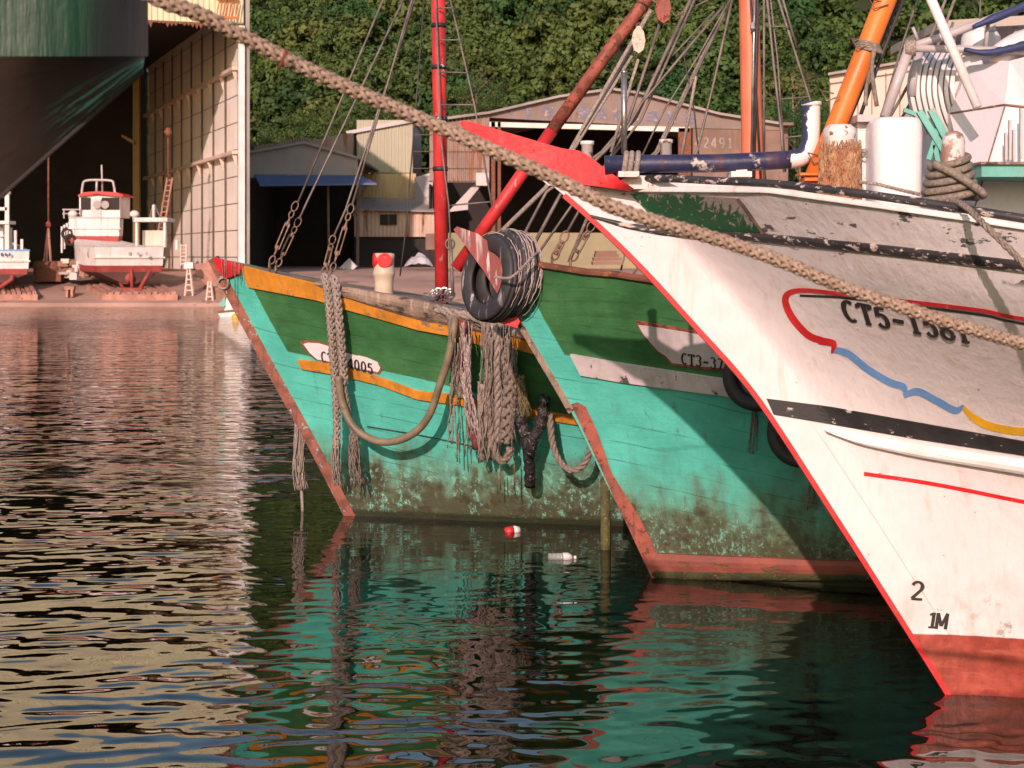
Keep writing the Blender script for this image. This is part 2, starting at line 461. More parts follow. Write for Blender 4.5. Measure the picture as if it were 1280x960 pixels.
        if lip: Fc += [tuple(range(m-1, -1, -1)), tuple(n*m+k for k in range(m))]
        mb.add(V, Fc)
    def stroke(s, mb, pts, wpx, off, k=6, smooth=True):
        P = catmull([(x, y, 0) for x, y in pts], k) if smooth else [Vector((x, y, 0)) for x, y in pts]
        V = []; n = len(P); ws = wpx if isinstance(wpx, (list, tuple)) else [wpx]
        for i in range(n):
            d = (P[min(i+1, n-1)]-P[max(0, i-1)]).normalized(); q = Vector((-d.y, d.x, 0))
            w = interp(i/(n-1), np.linspace(0, 1, len(ws)), ws)/2
            for sg in (-1, 1): V.append(s.pix(P[i].x+q.x*w*sg, P[i].y+q.y*w*sg, off))
        mb.add(V, [(2*i, 2*i+1, 2*i+3, 2*i+2) for i in range(n-1)])
    def patch(s, mb, poly, off):
        """flat painted board: centre fan of an outline given in picture points"""
        cx = sum(p[0] for p in poly)/len(poly); cy = sum(p[1] for p in poly)/len(poly); n = len(poly)
        V = []; R = 5
        for r in range(1, R+1):
            for x, y in poly: V.append(s.pix(cx+(x-cx)*r/R, cy+(y-cy)*r/R, off))
        V.append(s.pix(cx, cy, off)); Fc = []
        for i in range(n):
            Fc.append((R*n, i, (i+1) % n))
            for r in range(R-1): Fc.append((r*n+i, (r+1)*n+i, (r+1)*n+(i+1) % n, r*n+(i+1) % n))
        E = [s.pix(x, y, 0) for x, y in poly]; o = len(V); V += E
        for i in range(n): Fc.append(((R-1)*n+i, o+i, o+(i+1) % n, (R-1)*n+(i+1) % n))
        mb.add(V, Fc)
    def stem_bar(s, mb, w0, w1, half, v0=0, v1=1, n=40):
        """bar following the stem: w0 ahead, w1 aft (metres, measured across), half its half thickness"""
        V = []; 
        for i in range(n+1):
            v = lerp(v0, v1, i/n); p = s.pt(0, v); q = s.pt(0, min(1, v+.02)); r = s.pt(0, max(0, v-.02))
            d = (q-r); d.y = 0; d.normalize(); c = Vector((d.z, 0, -d.x))
            for a, y in ((-w0, -half), (w1, -half), (w1, half), (-w0, half)):
                V.append(Vector((p.x, s.Yc+y, p.z))+c*a)
        Fc = [(i*4+k, i*4+(k+1) % 4, (i+1)*4+(k+1) % 4, (i+1)*4+k) for i in range(n) for k in range(4)]
        Fc += [(3, 2, 1, 0), tuple(n*4+k for k in range(4))]
        mb.add(V, Fc)

# ---------------------------------------------------------------- lettering
def _arc(cx, cy, rx, ry, a0, a1, n=14):
    return [(cx+rx*math.cos(math.radians(lerp(a0, a1, i/n))), cy+ry*math.sin(math.radians(lerp(a0, a1, i/n)))) for i in range(n+1)]
GL = {
 'C': [_arc(.52, .5, .42, .48, 50, 310)],
 'T': [[(.02, .95), (.98, .95)], [(.5, .97), (.5, 0)], [(.28, .03), (.72, .03)], [(.04, .97), (.04, .78)], [(.96, .97), (.96, .78)]],
 '5': [[(.22, .94), (.86, .94)], [(.24, .96), (.2, .52)], _arc(.47, .32, .38, .31, 135, -150)],
 '-': [[(.08, .42), (.92, .42)], [(.08, .48), (.92, .48)]],
 '1': [[(.52, 1), (.52, 0)], [(.2, .03), (.84, .03)], [(.2, .84), (.52, .97)]],
 '8': [_arc(.5, .75, .32, .23, 0, 360, 18), _arc(.5, .26, .4, .25, 0, 360, 18)],
 '3': [_arc(.45, .76, .36, .22, 150, -80), _arc(.45, .28, .4, .26, 85, -150)],
 '7': [[(.08, .95), (.92, .95)], [(.9, .95), (.42, 0)]],
 '0': [_arc(.5, .5, .38, .48, 0, 360, 20)],
 '2': [_arc(.48, .72, .36, .26, 165, -45)+[(.12, .06)], [(.1, .05), (.92, .05)]],
 '4': [[(.68, 0), (.68, 1)], [(.68, 1), (.06, .3)], [(.06, .28), (.96, .28)]],
 '9': [_arc(.5, .7, .37, .28, 0, 360, 18), [(.87, .7), (.8, .3), (.5, 0)]],
 'M': [[(.1, 0), (.1, 1)], [(.1, 1), (.48, .15)], [(.48, .15), (.88, 1)], [(.88, 1), (.88, 0)], [(0, .02), (.25, .02)], [(.72, .02), (1, .02)]],
 'N': [[(.15, 0), (.25, 1)], [(.25, 1), (.75, 0)], [(.75, 0), (.9, 1)]],
 'o': [_arc(.5, .3, .35, .3, 0, 360, 16)],
}
def text_px(txt, org, adv, cw, up, thick, thin):
    """yield ribbons (left/right picture points) of a line of lettering"""
    out = []
    al = math.hypot(*adv); ad = (adv[0]/al, adv[1]/al)
    for i, ch in enumerate(txt):
        if ch == ' ': continue
        o = (org[0]+adv[0]*i, org[1]+adv[1]*i)
        for st in GL[ch]:
            Q = [(o[0]+ad[0]*cw*x+up[0]*y, o[1]+ad[1]*cw*x+up[1]*y) for x, y in st]
            n = len(Q); rib = []
            for k in range(n):
                a, b = Q[max(0, k-1)], Q[min(n-1, k+1)]
                dx, dy = b[0]-a[0], b[1]-a[1]; L = math.hypot(dx, dy) or 1; dx /= L; dy /= L
                c = abs(dx*ad[0]+dy*ad[1]); w = (thin*c+thick*(1-c))/2
                rib.append(((Q[k][0]-dy*w, Q[k][1]+dx*w), (Q[k][0]+dy*w, Q[k][1]-dx*w)))
            out.append(rib)
    return out
def letter(mb, fn, *a):
    for k, rib in enumerate(text_px(*a)):
        V = []
        for l, r in rib: V += [fn(l[0], l[1], k), fn(r[0], r[1], k)]
        mb.add(V, [(2*i, 2*i+1, 2*i+3, 2*i+2) for i in range(len(rib)-1)])

# ---------------------------------------------------------------- hull paint
TURQ = (.095, .53, .42); GREEN = (.045, .165, .055); OLIVE = (.11, .10, .035); SLIME = (.03, .028, .014)
def hull_paint(name, uband, sgreen, alg_hi, speck, fsc=13):
    m = NT(name); v = m.co(); u, s, z = m.attr('hu'), m.attr('hs'), m.attr('hz')
    n1 = m.noise(v, 2.2, 5, .6); n2 = m.noise(v, 9, 5, .62); n3 = m.noise(v, 38, 4, .65); st = m.noise(m.co((7, 7, .7)), 1, 5, .6)
    pl = m.noise(m.co((.8, .8, 14)), 1.3, 3, .6)
    wob = m.math('MULTIPLY', m.math('SUBTRACT', n2, .5), .018)
    tq = m.mix(m.ss(n1, .3, .7), tuple(c*.84 for c in TURQ), tuple(min(1, c*1.1) for c in TURQ))
    gr = m.mix(m.ss(n1, .3, .7), tuple(c*.75 for c in GREEN), tuple(c*1.2 for c in GREEN))
    gr = m.mix(m.ss(pl, .52, .72, 0, .5), gr, (.035, .10, .03))
    gr = m.mix(m.ss(n2, .69, .73), gr, (.22, .24, .18)); gr = m.mix(m.ss(m.noise(m.co((3, 3, 26)), 2, 4, .6), .67, .70, 0, .8), gr, (.09, .05, .025))
    su = m.math('ADD', s, wob); uu = m.math('ADD', u, wob)
    gm = m.math('MULTIPLY', m.ss(uu, uband-.008, uband+.008), m.ss(su, sgreen+.008, sgreen-.008))
    c = m.mix(gm, tq, gr)
    # run-off stains on the turquoise, chips to old wood
    c = m.mix(m.math('MULTIPLY', m.ss(st, .55, .75, 0, .4), m.ss(z, 2.2, 1.0)), c, (.16, .16, .07))
    c = m.mix(m.ss(n2, .735, .755, 0, .7), c, (.4, .3, .22))
    # weed and slime climbing from the waterline
    zz = m.math('ADD', z, m.math('ADD', m.math('MULTIPLY', m.math('SUBTRACT', st, .5), 1.0), m.math('MULTIPLY', m.math('SUBTRACT', n1, .5), .9)))
    film = m.ss(zz, alg_hi, alg_hi*.35)
    c = m.mix(m.math('MULTIPLY', film, .8), c, m.mix(n2, OLIVE, (.17, .13, .055)))
    low = m.ss(m.math('ADD', zz, m.math('MULTIPLY', m.math('SUBTRACT', n2, .5), .6)), alg_hi*.62, alg_hi*.2)
    c = m.mix(m.math('MULTIPLY', low, .8), c, m.mix(n3, SLIME, (.085, .075, .03)))
    # scraped flecks where the turquoise still shows
    fl = m.math('MULTIPLY', m.ss(m.noise(m.co((1, 1, .7)), fsc, 9, .76), .53, .57), m.math('MULTIPLY', m.ss(z, alg_hi*.85, alg_hi*.5), m.ss(m.math('ADD', m.noise(v, 1.5, 4), m.math('MULTIPLY', m.math('SUBTRACT', n2, .5), .5)), .42, .56)))
    c = m.mix(m.math('MULTIPLY', fl, speck), c, (.20, .50, .38))
    blot = m.math('MULTIPLY', m.ss(m.noise(m.co((2.5, 2.5, 3.5)), 1.6, 7, .7), .5, .6), m.ss(zz, alg_hi*.75, alg_hi*.3))
    c = m.mix(m.math('MULTIPLY', blot, .7), c, m.mix(n3, (.018, .018, .01), (.07, .055, .025)))
    fringe = m.ss(m.math('ADD', z, m.math('MULTIPLY', m.math('SUBTRACT', n3, .5), .06)), .10, .05)
    c = m.mix(fringe, c, (.022, .028, .01))
    c = m.mix(m.ss(n3, .62, .8, 0, .25), c, (.05, .06, .04))
    fr_ = m.math('ABSOLUTE', m.math('SUBTRACT', m.math('FRACT', m.math('ADD', m.math('MULTIPLY', s, 5.6), m.math('MULTIPLY', n1, .12))), .5))
    seam = m.math('MULTIPLY', m.ss(fr_, .455, .485), m.ss(m.noise(m.co((.9, .9, 3)), 1.6, 3, .6), .42, .62))
    c = m.mix(m.math('MULTIPLY', seam, .55), c, (.03, .05, .03))
    drp = m.noise(m.co((16, 16, .9)), 1, 4, .6)
    c = m.mix(m.math('MULTIPLY', m.ss(drp, .60, .70, 0, .5), m.ss(n1, .4, .6)), c, (.09, .075, .035))
    h = m.math('ADD', m.math('MULTIPLY', n2, .6), m.math('ADD', m.math('MULTIPLY', n3, .3), m.math('MULTIPLY', pl, .3))); m.bump(h, .011)
    return m.fin(c, m.ss(n1, .2, .8, .38, .6))
def white_hull():
    m = NT('white_hull'); v = m.co(); u, s, z = m.attr('hu'), m.attr('hs'), m.attr('hz')
    n1 = m.noise(v, 1.4, 5, .6); n2 = m.noise(v, 7, 5, .62); n3 = m.noise(v, 45, 3, .6)
    weave = m.noise(m.co((22, 22, 5)), 1, 3, .5); drip = m.noise(m.co((9, 9, .5)), 1, 4, .55)
    c = m.mix(m.ss(n1, .3, .7), (.74, .69, .685), (.80, .755, .75))
    c = m.mix(m.ss(weave, .5, .75, 0, .16), c, (.52, .48, .46))
    c = m.mix(m.ss(drip, .56, .74, 0, .42), c, (.56, .42, .29)); dent = m.noise(v, 2.6, 2)
    old = m.ss(s, .36, .30)
    ch = m.noise(m.co((.45, .45, 1.1)), 9, 6, .68)
    c = m.mix(m.math('MULTIPLY', old, m.ss(ch, .60, .625)), c, (.13, .12, .12))
    c = m.mix(m.math('MULTIPLY', old, m.ss(n2, .62, .7, 0, .5)), c, (.5, .38, .27))
    c = m.mix(m.ss(m.noise(v, 16, 4, .6), .715, .73, 0, .8), c, (.2, .13, .09))
    weed = m.math('MULTIPLY', m.ss(z, .85, .45), m.math('MULTIPLY', m.ss(u, .25, .8), m.ss(m.noise(v, 11, 6, .7), .54, .60)))
    c = m.mix(m.math('MULTIPLY', weed, .75), c, (.16, .13, .07))
    c = m.mix(m.math('MULTIPLY', m.ss(z, 1.3, .5), m.ss(n1, .42, .62, 0, .55)), c, (.44, .39, .35))
    sl = m.math('ABSOLUTE', m.math('SUBTRACT', u, m.math('ADD', .26, m.math('MULTIPLY', n1, .03))))
    c = m.mix(m.math('MULTIPLY', m.math('MULTIPLY', m.ss(sl, .006, .003), m.ss(z, 1.9, 1.7)), .45), c, (.3, .22, .17))
    zz = m.math('ADD', z, m.math('MULTIPLY', m.math('SUBTRACT', n2, .5), .012))
    red = m.mix(m.ss(n2, .35, .7), (.26, .045, .03), (.42, .085, .055))
    red = m.mix(m.ss(m.noise(m.co((1, 1, 6)), 3, 4, .6), .5, .7, 0, .5), red, (.5, .14, .09))
    c = m.mix(m.ss(zz, .425, .415), c, red)
    c = m.mix(m.ss(m.math('ADD', z, m.math('MULTIPLY', m.math('SUBTRACT', n2, .5), .1)), .06, .0), c, (.22, .03, .02))
    h = m.math('ADD', m.math('MULTIPLY', weave, .5), m.math('ADD', m.math('MULTIPLY', m.math('ADD', n1, m.math('MULTIPLY', dent, 2.2)), .6), m.math('MULTIPLY', n3, .15))); m.bump(h, .010)
    return m.fin(c, m.ss(n1, .2, .8, .34, .5))

# ================================================================ BOAT 1 (orange rail, rearmost)
h1 = Hull(20.6, [(268, 322), (300, 378), (340, 447), (390, 537), (445, 650), (470, 705)],
          [(268, 322), (305, 331), (345, 342), (398, 353), (428, 359), (470, 366), (523, 376), (573, 388), (600, 395), (650, 412), (740, 432)],
          [(4, 1.75), (7, 1.7), (13, 2.0)], -.5, 14, (1.15, 1.75), (3.6, 2.3), 1.15)
b1 = thing('fishing_boat', 'green and turquoise wooden fishing boat with orange rails and a red nose', 'boat', (0, 20.6, 0), 'moored fishing boats')
h1.mesh().build('hull', hull_paint('hull_rear', .34, .885, 1.0, .95), b1)
h1.deck(.004, -.004).build('deck', M['oldwood'], b1)
q = MB(); h1.stem_bar(q, .075, .045, .07); q.build('stem_post', M['stem_rust'], b1)
q = MB(); h1.band(q, [(269.5, 321.5), (284, 325), (306, 331)], [(275, 336), (286, 347), (303, 340)], .05, 12); q.build('stem_head', M['red'], b1)
q = MB(); h1.band(q, [(303, 331), (345, 342), (398, 354), (428, 370), (475, 385), (523, 399), (573, 408), (600, 415), (640, 420), (760, 450)],
        [(312, 358), (345, 364), (398, 374), (428, 384), (475, 397), (523, 411), (573, 420), (600, 430), (640, 434), (760, 464)], .035, 70); q.build('gunwale_rail', M['orange'], b1)
q = MB(); h1.band(q, [(396, 351.5), (428, 357.5), (470, 364.5), (523, 374.5), (573, 386.5), (600, 393.5), (650, 411), (760, 436)],
        [(396, 353), (428, 370), (475, 385), (523, 399), (573, 408), (600, 415), (640, 420), (760, 450)], .06, 60, rnd=.6); q.build('cap_rail', M['oldwood'], b1)
q = MB(); h1.band(q, [(373.7, 449), (415, 453.5), (441, 461), (475, 470.6), (523, 488), (575, 493), (665, 511), (760, 526)],
        [(378, 460), (415, 466), (441, 471.5), (475, 480), (523, 498), (575, 505), (665, 520), (760, 536)], .035, 60); q.build('rubbing_strake', M['orange'], b1)
pl = [(370+x/10.667, 420+y/10.667) for x, y in [(90, 90), (150, 70), (300, 80), (460, 130), (720, 230), (950, 290), (1100, 360), (1140, 430), (1110, 490), (900, 450), (700, 400), (470, 345), (280, 310), (180, 220)]]
q = MB(); h1.patch(q, [((x-430)*1.035+429.2, (y-448)*1.06+448) for x, y in pl], .014); bd = q.build('name_board', M['rust_red'], b1)
q = MB(); h1.patch(q, [((x-430)*.975+430.6, (y-448)*.93+447.6) for x, y in pl], .02); q.build('board_face', M['white'], bd)
q = MB(); letter(q, lambda x, y, k: h1.pix(x, y, .025+.0004*k), 'CT3-4005', (403.3, 450.5), (8.25, 1.98), 6.6, (-.6, -12.6), 2.1, 1.5); q.build('lettering', M['ink'], bd)
# mast with bands, foot, ladder shroud
def seg(mb, a, b, r0, r1, n=12): tube(mb, [a, Vector(a).lerp(Vector(b), .5), b], [r0, (r0+r1)/2, r1], n)
Ym = 20.4
q = MB(); q.smooth = True; seg(q, W(552.5, 385, Ym), W(546.5, -120, Ym), .077, .084, 16); mast = q.build('mast', M['red_mast'], b1)
for y in (32, 84, 149, 211):
    q = MB(); q.smooth = True; x = lerp(552.5, 546.5, (385-y)/505); lathe(q, [(.089, -.025), (.091, 0), (.089, .025)], W(x, y, Ym), (0, 0, 1), 16); q.build('band', M['black_paint'], mast)
q = MB()
for i in range(9):
    a = i*.7; loop(q, W(552.5+11*math.cos(a), 369+5*math.sin(a), Ym-.12+.05*math.sin(a)), (.05, 0, .01), (0, .02, .04), .011, 10, 5)
q.build('shackles', M['steel'], mast)
q = MB(); q.smooth = True
tube(q, [W(563, 0, Ym-.1), W(593, 131, Ym-.3), W(619, 281, Ym-.5)], .011, 6); tube(q, [W(561, -60, Ym-.1), W(563, 0, Ym-.1)], .011, 6)
tube(q, [W(543, -50, Ym-.12), W(551, 175, Ym-.2), W(561, 257, Ym-.3), W(563, 300, Ym-.35)], .010, 6)
tube(q, [W(563, 300, Ym-.35), W(566, 370, Ym-.4)], .02, 6)
loop(q, W(562.5, 305, Ym-.35), (.05, 0, 0), (0, 0, .06), .012, 12, 5)
for x0, y0, x1, y1 in ((547, 10, 565, 10), (549, 50, 574, 50), (550, 90, 584, 91), (551, 131, 594, 131), (561, 257, 616, 252)):
    tube(q, [W(x0, y0, Ym-.15), W(x1, y1, Ym-.25)], .010, 5)
q.build('shroud_ladder', M['wire'], b1)
# stays with turnbuckles
def stay(parent, pts, r, tb=None, mat='wire', Y=None):
    q = MB(); q.smooth = True; tube(q, pts, r*.78, 6); o = q.build('stay', M[mat], parent)
    if tb:
        a, b = tb; d = (b-a); L = d.length; d.normalize(); sd = Vector((d.z, 0, -d.x)).normalized()
        q = MB(); q.smooth = True; e = .024
        loop(q, a+d*.06, d*.06, sd*.035, .009, 14, 5); loop(q, a+d*.16, d*.045, sd*.026, .010, 12, 5)
        tube(q, [a+d*.19, a+d*L*.34], .012, 6)
        for s_ in (-1, 1): tube(q, [a+d*L*.32, a+d*L*.34+sd*e*s_, a+d*L*.72+sd*e*s_, a+d*L*.75], .009, 6)
        tube(q, [a+d*L*.3, a+d*L*.38], .02, 7); tube(q, [a+d*L*.68, a+d*L*.76], .02, 7)
        tube(q, [a+d*L*.74, b-d*.12], .012, 6); loop(q, b-d*.08, d*.05, sd*.03, .011, 12, 5); loop(q, b, Vector((0, .04, 0)), Vector((0, 0, .05)), .012, 12, 5)
        q.build('turnbuckle', M['rust_tackle'], o)
    return o
mk('rust_tackle', (.24, .15, .1), .6, .4, 8, (.45, .38, .32), .45, 20, metal=.3)
Ys = 20.3
stay(b1, [W(478.7, 0, Ys), W(372, 254, Ys-.1)], .016, (W(371, 252, Ys-.1), W(337, 333, Ys-.2)))
stay(b1, [W(504, 0, Ys), W(383, 254, Ys), W(374, 274, Ys)], .016, (W(375, 272, Ys), W(345, 336, Ys-.1)))
stay(b1, [W(515, 0, Ys-.2), W(440, 257, Ys-.3)], .016, (W(440, 255, Ys-.3), W(414, 342, Ys-.5)))
stay(b1, [W(518.5, 0, Ys-.1), W(432, 262, Ys-.2), W(417, 296, Ys-.2)], .016, (W(417, 294, Ys-.2), W(404, 346, Ys-.45)))
stay(b1, [W(530, 0, Ys), W(520, 131, Ys), W(507, 290, Ys), W(500, 345, Ys)], .011, None, 'darkwire')
q = MB(); q.smooth = True; lathe(q, [(.115, 0), (.108, .34), (.118, .42), (.128, .44), (.128, .47), (.118, .49), (.118, .62), (.126, .64), (.12, .68), (.08, .69)], W(480, 391, 20.3), (0, 0, 1), 20); bt = q.build('bitt', M['cream_post'], b1)
for px in (482.5, 472):
    q = MB(); ax = Vector((.12, -1, 0)) if px > 480 else Vector((-.97, -.22, 0)); c_ = Vector(W(480, 325.5, 20.3))
    lathe(q, [(.085, .08), (.085, .121), (.075, .125)], c_, ax, 24); q.build('disc', M['red'], bt)

q = MB(); q.smooth = True; c_ = W(480, 392, 20.3)
tube(q, [c_+Vector((.135*math.cos(i*.42)+.006*math.sin(i), .135*math.sin(i*.42), .02+i*.0022+.012*math.sin(i*.2))) for i in range(58)], .016, 6); q.thing('mooring_rope', M['hemp_pale'], 'thin pale rope wound round the foot of the cream bitt with red discs', 'rope')
# ================================================================ BOAT 2 (green, middle)
h2 = Hull(16.7, [(606, 321), (650, 400), (715, 508), (760, 601), (819, 722), (845, 780)],
          [(606, 320), (640, 324), (670, 328), (733, 337), (771, 340), (815, 347), (880, 358), (1000, 382)],
          [(5, 2.2), (8, 2.05), (14, 2.3)], -.5, 14, (1.1, 1.75), (3.4, 2.0), 1.2)
b2 = thing('fishing_boat', 'green and turquoise wooden fishing boat with tyres hung round its bow', 'boat', (0, 16.7, 0), 'moored fishing boats')
h2.mesh().build('hull', hull_paint('hull_middle', .27, .83, 1.15, .75, 26), b2)
h2.deck(.004, -.004).build('deck', M['rust'], b2)
q = MB(); h2.stem_bar(q, .03, .03, .06, .6, 1); q.build('stem_post', M['oldwood'], b2)
q = MB(); pprism(q, [(714, 506), (722, 503), (732, 508), (746, 538), (764, 590), (800, 648), (822, 692), (828, 724), (816, 726)], 16.58, .24); q.build('stem_guard', M['rust_red'], b2)
q = MB(); h2.band(q, [(645, 322), (670, 326), (733, 335.5), (771, 338.5), (815, 345.5), (880, 356.5), (1100, 400)], [(645, 327), (670, 331), (733, 341), (771, 344), (815, 351), (880, 362), (1100, 406)], .04, 50); q.build('cap_rail', M['rust'], b2)
q = MB(); h2.band(q, [(714, 442), (780, 453.5), (904, 472.5), (1100, 503)], [(727, 468), (780, 477), (904, 493), (1100, 521)], .03, 50); q.build('rubbing_strake', paint('strake_white', (.62, .56, .55), .6, .25, 2, (.08, .07, .07), .42, 9, (.4, .3, .25), .5, str=(.8, 1, .6)), b2)
q = MB(); h2.band(q, [(806, 690), (900, 694), (1030, 699), (1250, 705)], [(820, 719), (900, 719), (1030, 719), (1250, 719)], .06, 40, rnd=.5); q.build('boot_plank', paint('boot_red', (.27, .075, .05), .7, .35, 3, (.12, .09, .03), .45, 6, str=(.4, 1, 1), bump=.01), b2)
q = MB(); q.smooth = True; h2.band(q, [(812, 709), (900, 711), (1030, 712), (1250, 713)], [(819, 724), (900, 724), (1030, 724), (1250, 724)], .068, 60, rnd=.4); q.build('weed_fringe', paint('weed', (.05, .055, .018), .9, .5, 6, (.13, .09, .03), .5, 14, bump=.02), b2)
pl = [(790+x/9.846, 390+y/9.846) for x, y in [(45, 105), (100, 110), (350, 150), (600, 195), (920, 262), (1120, 305), (1500, 385), (1500, 790), (1120, 722), (850, 695), (700, 672), (480, 645), (400, 545), (300, 475), (200, 350), (100, 210)]]
q = MB(); h2.patch(q, pl, .014); bd = q.build('name_board', M['rust_red'], b2)
q = MB(); h2.patch(q, [((x-865)*.955+866, (y-435)*.86+435) for x, y in pl], .02); q.build('board_face', paint('board_white', (.62, .57, .56), .6, .2, 2, (.3, .26, .25), .2, 5, (.35, .28, .26), .5), bd)
q = MB(); letter(q, lambda x, y, k: h2.pix(x, y, .026+.0004*k), 'CT3-37', (853, 453.2), (9.0, 1.25), 7.4, (-.3, -13.7), 2.4, 1.5); letter(q, lambda x, y, k: h2.pix(x, y, .028+.0004*k), 'No', (887, 432), (8.5, 1.3), 7, (3, -9), 1.6, .9); q.build('lettering', M['ink'], bd)
# stem head: maroon plank, bow tyres
Y2 = 16.55
q = MB(); pprism(q, [(567, 287), (571, 283), (597, 292), (622, 311), (634, 345), (652, 398), (640, 398), (604, 338)], Y2, .26); q.build('stem_head', M['maroon'], b2)
q = MB(); pprism(q, [(603, 384), (640, 380), (650, 402), (646, 410), (612, 400)], Y2-.02, .2); q.build('head_chock', M['red'], b2)
ax = Vector((-.80, -.58, .14))
for k, (px, py, R) in enumerate([(617, 348, .42), (634, 343, .42)]):
    o = thing('tyre', ['worn black tyre with white streaks hung round the maroon stem head, outer one', 'black tyre on the green bow behind the outer stem head tyre'][k], 'tyre', W(px, py, Y2-.05*k), 'tyres hung on the bow')
    q = MB(); q.smooth = True; tyre(q, W(px, py, Y2+.02+.05*k), ax, R, .21); q.build('tread', M['rubber'], o)
q = MB(); q.smooth = True; rope(q, catmull([W(618, 346, Y2-.36), W(640, 346, Y2-.55), W(665, 322, Y2-.45), W(672, 316, Y2-.2)]), .014); q.thing('tie_rope', M['hemp_pale'], 'thin pale rope lashed across the two bow tyres', 'rope')
# white twine hanging over the tyres
q = MB(); q.smooth = True; rt = Vector((0, 0, 1))
u_ = ax.normalized().cross(Vector((0, 0, 1))).normalized(); w_ = u_.cross(ax.normalized())
for i in range(17):
    k = random.choice([0, 1, 1]); c_ = W(*[(617, 348), (634, 343)][k], Y2+.02+.05*k); R = [.425, .425][k]; o_ = random.uniform(-.1, .1)
    a0 = 0; n_ = random.randint(6, 24); st_ = random.uniform(-.5, 1.1); P = []
    sg = -1 if (u_.y > 0) else 1
    for j in range(n_):
        a = math.pi/2-sg*(st_+j*.1)+random.uniform(-.03, .03); o_ += random.uniform(-.012, .012); P.append(c_+(u_*math.cos(a)+w_*math.sin(a))*(R+.004)-ax.normalized()*o_)
    tube(q, P, random.uniform(.003, .008), 4)
q.thing('frayed_twine', M['net_white'], 'frayed white twine strewn over the black bow tyres', 'twine')
# boom
Yb = 17.2
q = MB(); q.smooth = True; tube(q, [W(570, 336, Yb), W(690, 163, Yb)], [.062, .062], 12); bm = q.build('boom', M['red_mast'], b2)
q = MB(); q.smooth = True; tube(q, [W(690, 163, Yb), W(760, 65, Yb), W(808, 0, Yb), W(860, -72, Yb)], [.063, .064, .064, .062], 12); q.build('boom_end', M['rust_red'], bm)
q = MB(); q.smooth = True; tube(q, [W(956, 330, Yb), W(940.5, 190, Yb), W(936, 0, Yb), W(933, -160, Yb)], [.115, .108, .098, .09], 16); ms = q.build('mast', M['salmon'], b2)
for xs, r, mt in (((948, 942), .012, 'darkwire'), ((944, 939), .014, 'steel'), ((936, 951), .011, 'darkwire'), ((955, 955), .012, 'wire')):
    q = MB(); q.smooth = True; tube(q, [W(xs[0], -40, Yb-.16), W(lerp(*xs, .4), 60, Yb-.17), W(xs[1], 230, Yb-.18)], r, 6); q.build('halyard', M[mt], ms)
q = MB(); lathe(q, [(.01, -.03), (.03, 0), (.02, .06)], W(941, 36, Yb-.18), (0, 0, 1), 10); q.build('cleat', M['steel'], ms)
Yr = 16.9
def G2(px, py): return W(px, py, h2.Yat(px, min(py, 400))+.15) if px > 640 else W(px, py, Y2)
STAYS = [([(814, 12), (760, 105), (714, 187), (682, 235), (628, 288)], .030, 'hemp_pale'), ([(829, 16), (785, 152), (752, 190), (683, 240), (650, 303)], .020, 'wire'),
         ([(863, 0), (794, 148), (755, 190), (700.6, 243), (664, 312)], .024, 'wire'), ([(868, 0), (801, 150), (770, 190), (716, 255), (672, 318)], .016, 'wire'),
         ([(915, 0), (893, 100), (872, 187), (860, 215)], .016, 'wire'), ([(958, -10), (967, 80), (977, 168), (980, 215)], .017, 'wire'),
         ([(962, -10), (972, 75), (982, 215)], .012, 'wire'),
         ([(970, -10), (992, 60), (1013, 126), (1022, 215)], .016, 'wire'), ([(976, -10), (996, 60)], .014, 'wire'), ([(918, -10), (873, 70), (830, 138), (800, 200)], .012, 'wire'), ([(786, -20), (845, 20), (925, -20)], .012, 'wire'), ([(870, 95), (862, 140), (850, 205)], .02, 'hemp_pale'), ([(853, 60), (868, 140), (874, 200)], .009, 'darkwire'), ([(893, 14), (850, 60), (815, 95)], .012, 'wire')]
for p, r, mt in STAYS: stay(b2, [W(x, y, Yr+.1*math.sin(i)) for i, (x, y) in enumerate(p)], r, None, mt)
def tbk(a, b): return (W(*a, Yr), W(*b, Yr))
stay(b2, [W(904, 8, Yr), W(802, 129, Yr), W(724, 263, Yr), W(709, 290, Yr)], .017, tbk((709, 289), (690, 328)))
stay(b2, [W(904, 16, Yr+.1), W(820, 190, Yr+.1), W(736, 268, Yr+.1), W(711, 328, Yr+.1)], .022, None, 'hemp')
stay(b2, [W(906, 16, Yr), W(823, 190, Yr), W(770, 240, Yr), W(744, 275, Yr)], .015, tbk((743, 276), (713, 329)))
stay(b2, [W(781, 318, Yr), W(776, 338, Yr)], .012); stay(b2, [W(805, 322, Yr), W(792, 342, Yr)], .014, None, 'hemp')
stay(b2, [W(794, 52, Yr-.1), W(760, 112, Yr-.1), W(726, 170, Yr-.1)], .016, None, 'darkwire')
stay(b2, [W(790, 70, Yr-.1), W(740, 150, Yr-.1), W(700, 215, Yr-.1)], .02, None, 'hemp_pale')
stay(b2, [W(798, 74, Yr-.1), W(790, 100, Yr-.1), W(782, 128, Yr-.1), W(764, 190, Yr-.1)], .02, None, 'hemp_pale')
